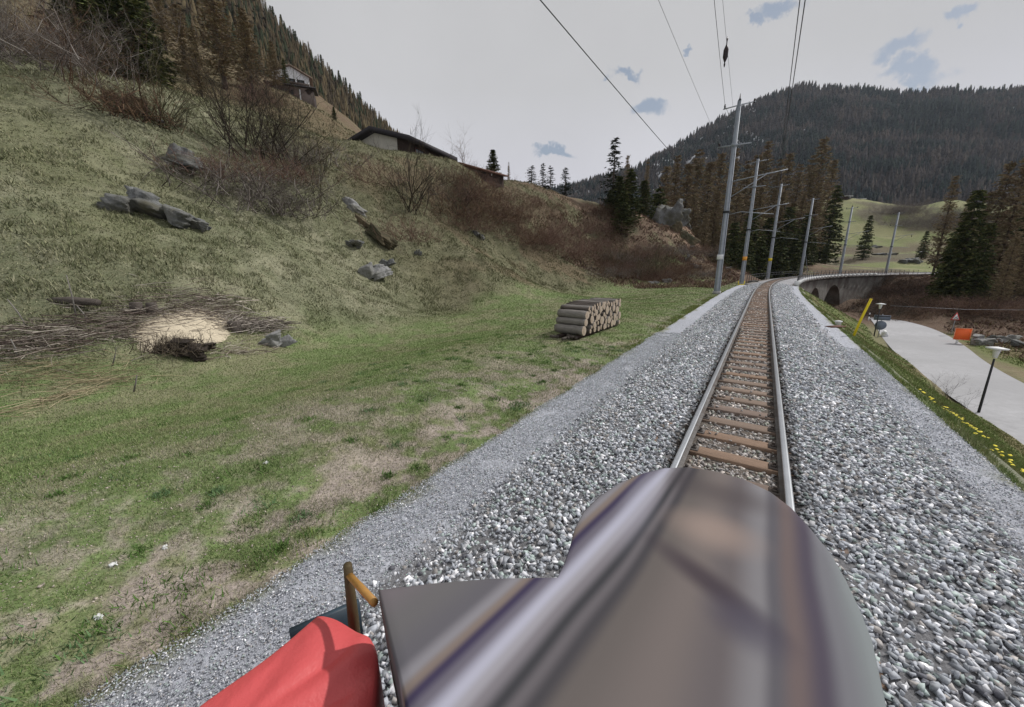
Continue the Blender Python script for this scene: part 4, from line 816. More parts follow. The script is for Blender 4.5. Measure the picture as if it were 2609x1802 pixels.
wire([(-5, -4.5, 7.6)]+[(s, -4.45 if i else -4.45, 7.6) for i, s in enumerate(MS[:1])]+[(s, -4.4, 8) for s in MS[1:]], .012, 'thick dark overhead wire running diagonally down, farthest left in the sky')
wire([(-5, -4.68, 12.1)]+[(s, -4.6, 12.2) for s in MS], .007, 'thin overhead wire, second from the left in the sky')
wire([(-5, -3.0, 15.0), (24, -3.67, 14.9)]+[(s, -4.5, 15.1) for s in MS], .013, 'dark overhead wire left of the hanging insulator, ending at the first mast top')
w4 = wire([(-5, -2.3, 14.9), (MS[0], -3.9, 14.9)], .008, 'thin overhead wire carrying the hanging dark insulator')
b = MB(); x, y = at(29.5, -3.55); b.lathe([(.02, -.75), (.05, -.62), (.03, -.5), (.08, -.38), (.14, -.22), (.14, .17), (.08, .34), (.03, .45), (.03, .62), (.05, .72), (.02, .85)], 14, (float(x), float(y), 14.62)); b.build('insulator', M_ceram, w4)
wire([(-5, -.12, 8.6)]+[(s, .0, 8.7) for s in MS], .012, 'dark messenger wire above the track, right of the first mast')
wire([(-5, .03, 6.05)]+[(s, .05, 6.1) for s in MS], .008, 'thin contact wire above the middle of the track')

# ------------------------------------------------------------------ viaduct
def build_viaduct():
    t = thing('stone_viaduct', 'curved grey stone railway viaduct with arches and a pale parapet beyond the bend', 'viaduct', tuple(float(q) for q in at(95., 0.))+(0,)); off = np.array(t.location)
    arches = [(70.6, 82.0), (83.9, 95.3), (97.2, 110.2)]; zt, zb = -.75, -11.; a0, a1 = 60, 150
    def top_of(s):
        for p, q in arches:
            if p < s < q: c = (p+q)/2; R = (q-p)/2; return -2.0-R*1.0+R*1.0*math.sqrt(max(0, 1-((s-c)/R)**2))
        return None
    ss = sorted(set(list(np.arange(a0, a1+.1, .7))+[e for ar in arches for e in (ar[0]-1e-3, ar[0]+1e-3, ar[1]-1e-3, ar[1]+1e-3)]))
    V = []; F = []
    def quad(a, b, c, d): n = len(V); V.extend([a, b, c, d]); F.append((n, n+1, n+2, n+3))
    P = lambda s, l, z: tuple(np.array([*map(float, at(s, l)), z])-off)
    for s0, s1 in zip(ss[:-1], ss[1:]):
        h0, h1 = top_of(s0), top_of(s1)
        m = (s0+s1)/2; inside = top_of(m) is not None
        b0 = (h0 if h0 is not None else zb) if inside else zb; b1 = (h1 if h1 is not None else zb) if inside else zb
        if inside and h0 is None: b0 = h1
        if inside and h1 is None: b1 = h0
        for l in (2.45, -2.45): quad(P(s0, l, b0), P(s1, l, b1), P(s1, l, zt), P(s0, l, zt))
        if inside: quad(P(s0, 2.45, b0), P(s1, 2.45, b1), P(s1, -2.45, b1), P(s0, -2.45, b0))
    for p, q in arches:
        for e in (p, q): zz = -2.0-(q-p)/2; quad(P(e, 2.45, zb), P(e, -2.45, zb), P(e, -2.45, zz+.4), P(e, 2.45, zz+.4))
    mk('wall', V, F, M_masonry, t)
    b = MB()                                      # voussoir rings standing proud
    for p, q in arches:
        c = (p+q)/2; R = (q-p)/2
        for k in range(22):
            a = pi*(k+.5)/22; s = c-R*1.05*cos(a); z = -2.0-R+R*1.05*sin(a); x, y = at(s, 2.49); b.box(np.array([float(x), float(y), z])-off, (R*.135, .12, .55), M=None, rz=-psi(s)+pi/2) if False else b.box(np.array([float(x), float(y), z])-off, (.5, .12, .28))
    pass
    for l0, l1, nm in ((2.2, 2.75, 'deck_edge'), (-2.75, -2.2, 'deck_edge')):
        V = []; F = []; sx = np.arange(a0-2, 160, 2.)
        for i, s in enumerate(sx):
            for l, z in ((l0, -.62), (l1, -.62), (l1, -.34), (l0, -.34)): V.append(P(s, l, z))
            if i: F += [((i-1)*4+j, (i-1)*4+(j+1) % 4, i*4+(j+1) % 4, i*4+j) for j in range(4)]
        mk(nm, V, F, M_masonry, t)
    pc = None
    for s in np.arange(60.8, 128, 2.5):
        if pc is None: b = MB(); b.box((0, 0, 0), (.45, 1.25, .34)); pc = o = b.build('parapet_block', M_white, t)
        else: o = pc.copy(); C.objects.link(o); o.parent = t
        o.location = P(s, 2.85, -.1); o.rotation_euler = (0, 0, -psi(s))
    b = MB()
    for l in (2.7, -2.7):
        for s in np.arange(60, 150, 2.2): x, y, z = P(s, l, 0); b.box((x, y, .2), (.05, .05, 1.1))
        for z in (.35, .72): b.tube([P(s, l, z) for s in np.arange(60, 150, 2.)], .022, 4)
    b.build('railing', M_dark, t)
    b = MB(); b.box(P(59, 2.72, -.2), (.5, .7, .75), rz=-psi(59)); b.build('end_block', M_white, t)
build_viaduct()
b = MB(); x, y = at(57.5, -3.0); b.box((0, 0, .04), (.7, .1, .08)); b.tube([(-.35, 0, .0), (-.38, 0, .5)], .05, 6); b.tube([(.35, 0, 0), (.38, 0, .5)], .05, 6)
o = b.build('kerb_bracket', M_yellow, loc=(float(x), float(y), -.42)); tag(o, 'small pale yellow bracket at the left start of the viaduct', 'bracket')

# ------------------------------------------------------------------ log pile
M_logbark = mat('smooth_grey_log_bark', (.215, .20, .185), .85, var=.36, scale=3, stretch=(.6, 5, 5), scale2=9, bump=.008)
M_logdark = mat('dark_rough_log_bark', (.10, .085, .075), .9, var=.35, scale=3, stretch=(.6, 5, 5), scale2=9, bump=.012)
M_cut = mat('fresh_cut_wood', (.50, .42, .34), .85, var=.32, scale=6, scale2=26, tint=(.34, .25, .18))
def build_logs():
    a = hit(1318, 766)[0]; b = hit(1398, 737)[0]; d = np.array([b[0]-a[0], b[1]-a[1]]); Lp = np.linalg.norm(d); d /= Lp; n = np.array([-d[1], d[0]])   # n points left, away from the track
    z0 = float(min(a[2], b[2]))+.02; rz = math.atan2(n[1], n[0]); W = 1.15
    GR = 'logs stacked in the pile on the meadow'
    def log(pos, z, r, m, label, lw=W, shift=0., seg=14):
        g = RNG; V = []; k = 7
        for i in range(k):
            f = i/(k-1)-.5; ph = np.arange(seg)*2*pi/seg; rr = r*(1+.05*np.sin(2*ph+pos*9))*(1+.03*g.normal()); V += [(f*lw, q*cos(p), q*sin(p)) for q, p in zip(rr, ph)]
        F = [(i*seg+j, i*seg+(j+1) % seg, (i+1)*seg+(j+1) % seg, (i+1)*seg+j) for i in range(k-1) for j in range(seg)]; mi = [0]*len(F); F += [tuple(range(seg))[::-1], tuple((k-1)*seg+j for j in range(seg))]; mi += [1, 1]
        c = np.array([a[0], a[1]])+d*pos+n*(lw/2+shift); o = mk('log', V, F, [m, M_cut], mi=mi, loc=(c[0], c[1], z)); o.rotation_euler = (g.normal(0, .01), 0, rz+g.normal(0, .02)); o.rotation_euler.x += 0
        for p in o.data.polygons: p.use_smooth = len(p.vertices) == 4
        tag(o, label, 'log', GR)
    # two bearers on the ground
    for sh, lab in ((.2, 'reddish bearer beam under the front of the log pile'), (.85, 'reddish bearer beam under the back of the log pile')):
        q = MB(); c = np.array([a[0], a[1]])+d*(Lp/2-.1)+n*sh; q.box((0, 0, 0), (Lp+.5, .14, .12)); o = q.build('bearer_beam', M_dwood, loc=(c[0], c[1], z0+.05)); o.rotation_euler = (0, 0, math.atan2(d[1], d[0])); tag(o, lab, 'beam', 'bearers under the log pile')
    base = z0+.12
    log(-.02, base+.17, .165, M_logbark, 'thick smooth grey log at the bottom of the near end of the pile'); log(.10, base+.45, .135, M_logbark, 'smooth grey log resting in the middle of the near end of the pile'); log(.2, base+.71, .16, M_logbark, 'thick smooth grey log at the top of the near end of the pile')
    placed = [(-.02, .17, .165), (.10, .45, .135), (.2, .71, .16)]; tries = 0; top = lambda p: min(.94, .80+.1*min(1, p))
    xs = []
    # gravity-like packing: drop circles at random places, keep the lowest free spot
    while len(placed) < 86 and tries < 3000:
        tries += 1; r = float(np.clip(RNG.normal(.105, .03), .06, .17)); best = None
        for p in RNG.uniform(.1, Lp-.05, 7):
            z = r
            for q, zz, rr in placed:
                dx = abs(p-q)
                if dx < r+rr: z = max(z, zz+math.sqrt((r+rr)**2-dx*dx))
            if p-.05 < (z-.1)*.28: continue
            if best is None or z < best[0]: best = (z, p)
        if best is None or best[0]+r > top(best[1])+RNG.uniform(.0, .2): continue
        z, p = best; placed.append((p, z, r)); up = z+r > .82
        log(p, base+z, r, M_logdark if RNG.random() < .55 else M_logbark, 'dark barked log lying on top of the pile' if up else 'round cut log in the body of the pile showing its pale end', shift=RNG.normal(0, .025))
    log(Lp*.48, base+.95, .14, M_logbark, 'thick silvery log on top of the pile, beside the dark barked ones', 1.1, .0)
    o = MB(); c = np.array([a[0], a[1]])-d*.25+n*.45
    for k in range(5): o.tube([(c[0]+RNG.normal(0, .2), c[1]+RNG.normal(0, .2), z0+.06), (c[0]+RNG.normal(0, .35), c[1]+RNG.normal(0, .35), z0+.1)], .05, 7)
    tag(o.build('offcut_heap', M_logdark), 'short reddish offcuts lying under the near end of the log pile', 'offcuts')
build_logs()

# ------------------------------------------------------------------ brush heap, sawdust, stumps, sticks
M_saw = mat('fresh_sawdust', (.56, .49, .37), .95, var=.18, scale=3, scale2=18, bump=.02, bscale=10)
def sticks(name, pts, n, length, rad, label, spread=(.5, .5), zr=(.02, .3), tone=((118, 108, 98), (92, 82, 74), (150, 142, 132)), dirn=None):
    V = []; F = []; col = []
    pts = np.array(pts)
    for i in range(n):
        k = RNG.uniform(0, len(pts)-1); j = int(k); c = pts[j]+(pts[min(j+1, len(pts)-1)]-pts[j])*(k-j); c = c+np.array([RNG.normal(0, spread[0]), RNG.normal(0, spread[1]), 0])
        zg = float(terrain(c[0], c[1])[0]); a = RNG.uniform(0, 2*pi) if dirn is None else dirn+RNG.normal(0, .55); L = length*RNG.uniform(.4, 1.3); r = rad*RNG.uniform(.5, 1.3); e = RNG.normal(0, .16)
        d = np.array([cos(a)*cos(e), sin(a)*cos(e), sin(e)]); zc_ = zg+RNG.uniform(*zr); p = np.array([c[0], c[1], zc_])
        b = MB(); b.tube([p-d*L/2, p+RNG.normal(0, .06, 3)*L, p+d*L/2], [r, r*.8, r*.5], 4, False); m = len(V); V += list(b.V[0]); F += [tuple(q+m for q in f) for f in b.F]; col += [np.array(lin(*tone[RNG.integers(0, len(tone))]))*RNG.uniform(.8, 1.3)]*len(b.V[0])
    o = mk(name, V, F, M_twig, col=np.array(col)); return tag(o, label, 'brushwood')
g3 = lambda *px: [hit(u, v)[0] for u, v in px]
sticks('brush_heap', g3((0, 790), (120, 775), (250, 745), (350, 720), (450, 700), (540, 705)), 1150, .95, .011, 'long heap of grey cut branches at the left foot of the slope', (.6, .4), (.0, .26), ((138, 128, 118), (108, 98, 92), (168, 160, 150), (92, 80, 74)), dirn=.25)
sticks('brush_heap', g3((520, 740), (580, 745), (640, 740)), 480, .7, .012, 'heap of pale branches piled over the flat slab at the right end of the brushwood', (.28, .26), (.0, .4), ((138, 130, 122), (104, 96, 90), (176, 168, 160)))
sticks('twig_litter', g3((470, 800), (540, 795), (590, 775)), 190, .5, .009, 'scattered pale twigs in front of the dark root stock', (.4, .25), (.0, .14), ((150, 140, 130), (112, 100, 90), (186, 178, 166)))
sticks('twig_litter', g3((20, 850), (110, 840), (210, 850), (300, 860)), 260, .9, .007, 'pale dry stalks flattened over the grass at the left edge', (.5, .45), (.02, .12), ((170, 158, 130), (140, 130, 104), (120, 112, 88)), dirn=.3)
sticks('twig_litter', g3((0, 940), (110, 905), (210, 880)), 60, .9, .008, 'line of dry stalks on the mown grass at the left edge', (.2, .12), (.02, .07), ((180, 168, 140), (150, 138, 112)), dirn=.6)
sticks('white_branch', g3((480, 690), (560, 690)), 16, .9, .02, 'bleached white branches lying behind the sawdust heap', (.2, .2), (.05, .3), ((190, 182, 172), (170, 160, 150)))
def build_sawdust():
    p = hit(425, 745)[0]; q = hit(330, 785)[0]; d = q[:2]-p[:2]; ang = math.atan2(d[1], d[0]); V = []; F = []; nr, na = 10, 40
    for i in range(nr):
        r = i/(nr-1)
        for j in range(na):
            a = 2*pi*j/na; w = 1+.22*(fbm(np.array([cos(a)*1.5+3]), np.array([sin(a)*1.5]), 91)[0]-.5)*2; X = 1.75*r*cos(a)*w; Y = 1.1*r*sin(a)*w
            x = p[0]+X*cos(ang)-Y*sin(ang); y = p[1]+X*sin(ang)+Y*cos(ang); V.append((x, y, float(terrain(x, y)[0])+.24*(1-r*r)**1.2-.02*r+.03*(vnoise(np.array([x*4]), np.array([y*4]), 8)[0]-.5)))
    for i in range(nr-1):
        for j in range(na): F.append((i*na+j, i*na+(j+1) % na, (i+1)*na+(j+1) % na, (i+1)*na+j)[::-1])
    tag(mk('sawdust_heap', V, F, M_saw, smooth=True), 'pale yellow heap of fresh sawdust among the brushwood', 'sawdust')
build_sawdust()
def build_roots():
    p = hit(398, 800)[0]; t = thing('root_stock', 'dark upturned root stock in front of the sawdust heap', 'stump', tuple(p))
    g = np.random.default_rng(5); mr_ = mat('dark_earthy_roots', (.045, .036, .03), .95, var=.5, scale=4, scale2=11, bump=.06, bscale=9)
    o = rock(0, 0, (1.9, .9, .55), 'x', 0, 0, 81, mr_, .5, 'root_mass', p=(0, 0, 0)); o.parent = t; o.location = (0, 0, .2)
    for k in ('label', 'category', 'group'): del o[k]
    V, F, lv = twigs(g, 260, .42, -.3, 1, .012, (1, 3), -.1, .5); V[:, 1] = V[:, 1]*.6-.1; V[:, 2] *= 1.1; n = len(V)//6; c = np.repeat(np.array([lin(96, 86, 74), lin(62, 54, 48), lin(120, 110, 98)])[g.integers(0, 3, n)], 6, 0); mk('roots', V+np.array([0, 0, .25]), F, M_twig, t, col=c)
    for u, v, r, lab in ((310, 703, .17, 'left sawn stump behind the sawdust heap'), (345, 705, .15, 'right sawn stump behind the sawdust heap'), (530, 745, .22, 'dark stump right of the sawdust heap')):
        p = hit(u, v)[0]; b = MB(); b.lathe([(r*1.25, -.1), (r*1.05, .08), (r, .3), (r*.9, .33)], 14); tag(b.build('tree_stump', M_logdark, loc=tuple(p)), lab, 'stump', 'stumps by the sawdust')
    p = hit(160, 690)[0]; b = MB(); b.tube([(-.9, 0, .12), (0, .05, .15), (.9, 0, .1)], [.13, .14, .11], 10); tag(b.build('fallen_log', M_logdark, loc=tuple(p)), 'dark log lying at the foot of the slope left of the sawdust', 'log')
    rock(618, 782, (1.1, .7, .6), 'flat lichen covered slab propped at the right end of the brushwood', .4, -.4, 60, M_rock3, .3, 'stone_slab', 'stones by the brushwood')
    for i, (u, v, h, dx) in enumerate(((172, 715, 1.3, 0.03), (60, 735, .8, -.35), (200, 725, .5, -.25), (40, 805, .5, -.05), (300, 885, .45, .2), (252, 825, .5, .25))):
        p = hit(u, v)[0]; b = MB(); b.tube([(0, 0, -.05), (dx*.5, .02, h*.5), (dx, 0, h)], [.022, .018, .012], 6); m = M_logbark
        tag(b.build('upright_stick', m, loc=tuple(p)), ('tallest bare stick standing upright in the brushwood', 'pale leaning stick at the left edge of the brushwood', 'short leaning stick right of the tallest one', 'short upright stick at the left edge near the stalks', 'short forked stick in the mown grass', 'short leaning stick before the sawdust')[i], 'stick', 'sticks standing in the brushwood')
build_roots()

# ------------------------------------------------------------------ buildings on the hill
def chalet():
    c = dep(1042/K, 344/K, 46); z = c[2]; e1 = np.array([-9.6, 4.2])/10.48; e2 = np.array([4.2, 9.6])/10.48    # e1 across the gable (left), e2 along the eave (back)
    t = thing('chalet', 'low chalet with dark roof, cream gable wall and dark boarded side on the hill crest', 'house', (c[0], c[1], z-3.6)); o = np.array([c[0], c[1], z-3.6])
    P = lambda a, b_, zz: np.array([*(c[:2]+e1*a+e2*b_), zz])-o
    ov = .9; rise = 1.75; Wd = 12.; Ln = 11.
    V = []; F = []
    for b_ in (0, Ln): V += [P(0, b_, z), P(Wd/2, b_, z+rise), P(Wd, b_, z), P(0, b_, z-.55), P(Wd/2, b_, z+rise-.55), P(Wd, b_, z-.55)]
    F = [(0, 1, 7, 6), (1, 2, 8, 7), (3, 9, 10, 4), (4, 10, 11, 5), (0, 3, 4, 1), (1, 4, 5, 2), (6, 7, 10, 9), (7, 8, 11, 10), (0, 6, 9, 3), (2, 5, 11, 8)]; r = mk('roof', V, F, M_roof, t)
    i = ov; zb = z-5.5; rz_ = z-.57; sl_ = rise/(Wd/2)
    V = [P(i, i, zb), P(Wd-i, i, zb), P(Wd-i, i, rz_+sl_*i), P(Wd/2, i, rz_+rise), P(i, i, rz_+sl_*i), P(i, Ln-i, zb), P(Wd-i, Ln-i, zb), P(Wd-i, Ln-i, rz_+sl_*i), P(Wd/2, Ln-i, rz_+rise), P(i, Ln-i, rz_+sl_*i)]
    mk('wall', V, [(0, 4, 3, 2, 1), (5, 6, 7, 8, 9), (1, 2, 7, 6)], M_wallw, t)
    mk('board_wall', [V[0], V[4], V[9], V[5]], [(0, 3, 2, 1)], M_dwood, t)
    mk('gable_boards', [P(i-.05, i-.06, zb), P(i+1.6, i-.06, zb), P(i+1.6, i-.06, rz_+sl_*(i+1.6)), P(i-.05, i-.06, rz_+sl_*i)], [(0, 3, 2, 1)], M_dwood, t)
    for b0, b1 in ((2.2, 4.0), (6.4, 8.4)):
        w = mk('window', [P(i-.06, b0, z-1.9), P(i-.06, b1, z-1.9), P(i-.06, b1, z-.75), P(i-.06, b0, z-.75)], [(0, 1, 2, 3)], M_glass, t)
        b = MB(); q0, q1 = P(i-.09, b0, z-1.9), P(i-.09, b1, z-1.9); b.tube([q0, q1], .05, 4); b.tube([q0+(0, 0, 1.15), q1+(0, 0, 1.15)], .05, 4); b.tube([q0, q0+(0, 0, 1.15)], .05, 4); b.tube([q1, q1+(0, 0, 1.15)], .05, 4); b.build('frame', M_rust, w)
    b = MB(); q0, q1 = P(i-.7, 4.8, z-2.3), P(i-.7, Ln-1, z-2.3); b.box((q0+q1)/2, (.1, np.linalg.norm(q1-q0), .22), rz=math.atan2(e2[1], e2[0])-pi/2); b.build('balcony_rail', M_white, t)
    b = MB(); q = P(.3, .8, z+.3); b.tube([q, q+(0, 0, .7)], .06, 6); b.build('vent_pipe', M_white, t)
chalet()
def white_house():
    p = dep(745/K, 232/K, 100); zg = p[2]-.5; t = thing('white_house', 'white gabled house high on the slope below the wooded ridge', 'house', (p[0], p[1], zg), radians(24))
    W, D_, h, rise = 8.4, 7., 4.2, 1.9
    V = [(-W/2, 0, -2), (W/2, 0, -2), (W/2, 0, h), (0, 0, h+rise), (-W/2, 0, h), (-W/2, D_, -2), (W/2, D_, -2), (W/2, D_, h), (0, D_, h+rise), (-W/2, D_, h)]
    mk('wall', V, [(0, 1, 2, 3, 4), (5, 9, 8, 7, 6), (1, 6, 7, 2), (0, 4, 9, 5)], M_white, t)
    V = []; o = .8
    for y in (-o, D_+o): V += [(-W/2-o, y, h-.36), (0, y, h+rise+.02), (W/2+o, y, h-.36), (-W/2-o, y, h-.1), (0, y, h+rise+.3), (W/2+o, y, h-.1)]
    r = mk('roof', V, [(0, 6, 7, 1), (1, 7, 8, 2), (3, 4, 10, 9), (4, 5, 11, 10), (0, 1, 4, 3), (1, 2, 5, 4), (6, 9, 10, 7), (7, 10, 11, 8), (0, 3, 9, 6), (2, 8, 11, 5)], mat('brown_tiles_with_pale_edge', (.20, .15, .12), .8, var=.2), t)
    for x, z, w_, hh in ((-2.2, 2.7, 1.1, 1.3), (0.1, 2.7, 1.0, 1.3), (2.2, 2.7, 1.1, 1.3), (1.2, .5, 1.1, 1.2), (-1.2, .5, 1.3, 1.2)):
        b = MB(); b.box((x, -.02, z), (w_, .06, hh)); q = b.build('window', M_glass, t)
        b = MB(); b.box((x-w_/2-.16, -.05, z), (.3, .06, hh)); b.box((x+w_/2+.16, -.05, z), (.3, .06, hh)); b.build('shutter', M_dwood, q)
    b = MB(); b.box((0, -.6, 1.55), (W, 1.1, .12)); b.box((0, -1.1, 2.0), (W, .06, .6)); b.build('balcony', M_dwood, t)
white_house()
def shed(u, v, zc, w, d, h, rz, mr, mw, label, name='shed'):
    p = dep(u, v, zc); t = thing(name, label, 'shed', (p[0], p[1], p[2]), rz); b = MB(); b.box((0, d/2, h/2-1), (w, d, h+2)); b.build('wall', mw, t)
    V = [(-w/2-.5, -.6, h), (w/2+.5, -.6, h), (w/2+.5, d+.5, h+.8), (-w/2-.5, d+.5, h+.8), (-w/2-.5, -.6, h+.2), (w/2+.5, -.6, h+.2), (w/2+.5, d+.5, h+1), (-w/2-.5, d+.5, h+1)]
    mk('roof', V, [(0, 3, 2, 1), (4, 5, 6, 7), (0, 1, 5, 4), (1, 2, 6, 5), (2, 3, 7, 6), (3, 0, 4, 7)], mr, t)
    b = MB(); b.box((w*.2, -.02, h*.5), (.18, .06, h*.8)); b.build('post', M_white, t); b = MB(); b.box((-w*.12, -.02, h*.52), (w*.35, .06, h*.6)); b.build('opening', M_dark, t)
shed(660, 236, 72, 7.5, 5, 3.0, radians(20), M_roof, M_dwood, 'dark wooden shed on the slope below the white house')
shed(1090, 392, 56.5, 9.5, 4, .3, math.atan2(8.2, 6.5), M_rust, M_dwood, 'low shed with a long rust brown roof half hidden in brambles right of the chalet')
for i, (u, v) in enumerate(((1916, 436), (1946, 442))):
    shed(u, v+13, 248, 3.4, 5, 1.6, radians(10), M_white, M_dwood, ('left', 'right')[i]+' one of two tiny white roofed barns at the edge of the far wood', 'barn')

# ------------------------------------------------------------------ roadside things
def lamp(s, l, h, label):
    x, y = (float(q) for q in at(s, l)); zg = -5.02; t = thing('street_lamp', label, 'street lamp', (x, y, zg), 0, 'street lamps along the road')
    b = MB(); b.tube([(0, 0, -.2), (0, 0, 1), (0, 0, h-.5)], [.055, .05, .038], 10); b.build('pole', M_dark, t)
    b = MB(); b.lathe([(.08, h-.45), (.13, h-.1), (.15, h-.02)], 18); b.build('lantern', M_white, t)
    b = MB(); b.lathe([(.12, h-.03), (.37, h), (.39, h+.025), (.2, h+.07), (.04, h+.1)], 24); b.build('shade', M_white, t)
lamp(27.9, 9.95, 3.25, 'street lamp with flat white shade on the near bank, at the right edge'); lamp(51.5, 9.6, 3.4, 'far street lamp with flat white shade where the road bends')
def sign_face(name, pts, th, m, parent, yoff=0):
    n = len(pts); V = [(x, yoff, z) for x, z in pts]+[(x, yoff+th, z) for x, z in pts]; F = [tuple(range(n)), tuple(range(n, 2*n))[::-1]]+[(i, n+i, n+(i+1) % n, (i+1) % n) for i in range(n)]
    return mk(name, V, F, m, parent)
x, y = (float(q) for q in at(52.8, 15.75)); z = -5.1; t = thing('orange_board', 'square orange notice board on a white foot beside the road', 'sign', (x, y, z), radians(-28)); t.scale = (.74, .8, .8)
sign_face('board', [(-.72, .55), (.72, .55), (.72, 1.9), (-.72, 1.9)], .04, M_orange, t)
b = MB()
for c, d_ in (((0, -.01, .57), (1.5, .05, .06)), ((0, -.01, 1.88), (1.5, .05, .06)), ((-.72, -.01, 1.22), (.06, .05, 1.26)), ((.72, -.01, 1.22), (.06, .05, 1.26))): b.box(c, d_)
b.build('frame', mat('faded_orange_edge', (.85, .33, .18), .5, var=.1), t)
b = MB(); b.box((-.3, .08, .3), (.16, .1, .7)); b.build('foot', M_white, t)
b = MB(); b.box((.25, -.004, .66), (.75, .012, .05)); b.build('line_of_writing', M_red, t)
x, y = (float(q) for q in at(59.5, 16.5)); z = -5.1; t = thing('warning_sign', 'red edged white triangular warning sign on a post behind the orange board', 'sign', (x, y, z), radians(-24)); t.scale = (.7, .8, .86)
tr = lambda r, cz: [(-r*.866, cz-r*.5), (r*.866, cz-r*.5), (0, cz+r)]
b = MB(); b.tube([(0, .05, -.2), (0, .05, 2.6)], .035, 8); b.build('post', M_galv, t)
sign_face('red_border', tr(.62, 2.2), .03, M_red, t); sign_face('white_face', tr(.44, 2.2), .012, M_white, t, -.013)
b = MB(); b.tube([(-.12, -.02, 2.02), (-.1, -.02, 2.18), (.08, -.02, 2.24), (.12, -.02, 2.42)], .035, 5); b.box((.14, -.02, 2.1), (.08, .02, .14)); b.build('symbol', M_dark, t)
b = MB(); b.tube([(-.5, 0, 0), (0, 0, 1.1), (.5, 0, 0)], .025, 5); b.build('stand', M_galv, t)
x, y = (float(q) for q in at(52.8, 10.1)); z = -5.0; t = thing('traffic_sign', 'grey back of a rectangular and a round traffic sign by the roadside', 'sign', (x, y, z), radians(-30))
b = MB(); b.tube([(0, .04, -.3), (0, .04, 2.3)], .04, 8); b.build('post', M_galv, t); b = MB(); b.box((0, 0, 1.95), (1.25, .05, .5)); b.build('rectangular_plate', M_bluegrey, t); b = MB(); b.box((0, -.03, 2.1), (1.15, .03, .08)); b.build('bracket', M_dark, t)
sign_face('round_plate', [(.46*cos(a), 1.18+.46*sin(a)) for a in np.linspace(0, 2*pi, 25)[:-1]], .04, M_bluegrey, t)
rock(1996, 760, (.8, .6, .8), 'whitish block stone at the foot of the grey sign backs', .3, 0, 71, M_white, .2, 'block_stone', 'stones by the bank')
x, y = (float(q) for q in at(69.5, 10.6)); z = -5.1; t = thing('marker_post', 'white roadside marker post with a black band at the bend', 'post', (x, y, z)); b = MB(); b.tube([(0, 0, -.2), (0, 0, .5)], .07, 8); b.tube([(0, 0, .78), (0, 0, 1.0)], .07, 8); b.build('shaft', M_white, t); b = MB(); b.tube([(0, 0, .5), (0, 0, .78)], .072, 8); b.build('black_band', M_dark, t)
x, y, z = hit(1911, 757)[0]; x, y = at(19.6, 3.25); z = float(terrain(x, y)[0]); b = MB(); dv = np.array([cos(psi(19.6)), -sin(psi(19.6))])*.32; b.tube([(0, 0, -.2), (dv[0]*.5, dv[1]*.5, .7), (dv[0], dv[1], 1.45)], .042, 10)
tag(b.build('marker_pole', M_yellow, loc=(float(x), float(y), z)), 'leaning bright yellow plastic marker pole at the edge of the bank', 'pole')
x, y = at(22.5, 3.15); b = MB(); b.lathe([(.10, -.3), (.11, .10), (.15, .12), (.14, .16), (.04, .18)], 14); tag(b.build('cable_marker', M_white, loc=(float(x), float(y), -.45)), 'low white capped marker beside the yellow pole', 'marker')
b = MB(); x, y = at(21.3, 2.9); b.box((0, 0, 0), (.9, .3, .05), rz=.3); tag(b.build('cover_plate', M_rust, loc=(float(x), float(y), -.41)), 'brownish cover plate on the path beside the white marker', 'plate')
# dandelions on the bank
def flowers():
    P = []
    for s, l, k in ((6.3, 3.35, 26), (6.8, 3.5, 34), (7.3, 3.3, 22), (7.6, 3.7, 10), (9.2, 3.4, 16), (10.4, 3.2, 24), (10.9, 3.35, 14), (11.8, 3.2, 9), (12.6, 3.3, 5)):
        c = np.array(at(s, l+RNG.uniform(0, .5))); P.append(c+RNG.normal(0, 1, (k, 2))*np.array([.2, .2]))
    P = np.concatenate(P); s_, l_ = sl(P[:, 0], P[:, 1]); P = P[l_ > 3.02]; n = len(P); z = terrain(P[:, 0], P[:, 1])+RNG.uniform(.08, .16, n); a = np.arange(6)*pi/3
    V = np.concatenate([np.stack([P[:, :1]+np.cos(a)*.028, P[:, 1:]+np.sin(a)*.028, np.repeat(z[:, None], 6, 1)+RNG.normal(0, .006, (n, 6))], 2), np.concatenate([P, z[:, None]+.015], 1)[:, None]], 1)
    f = np.array([(j, (j+1) % 6, 6) for j in range(6)]); F = (f[None]+(np.arange(n)*7)[:, None, None]).reshape(-1, 3); m = mat('yellow_petals', (.8, .68, .04), .7, var=.15)
    tag(mk('dandelions', V.reshape(-1, 3), F, m), 'yellow dandelion flowers along the edge of the right bank', 'flowers', kind='stuff')
flowers()
# telephone wire over the road
b = MB(); p0 = dep(2010, 690, 37); p1 = dep(2330, 700, 42); b.tube([p0, (p0+p1)/2-(0, 0, .15), p1], .008, 4); tag(b.build('lamp_cable', M_galv), 'thin pale cable running from the far street lamp to the right', 'wire')

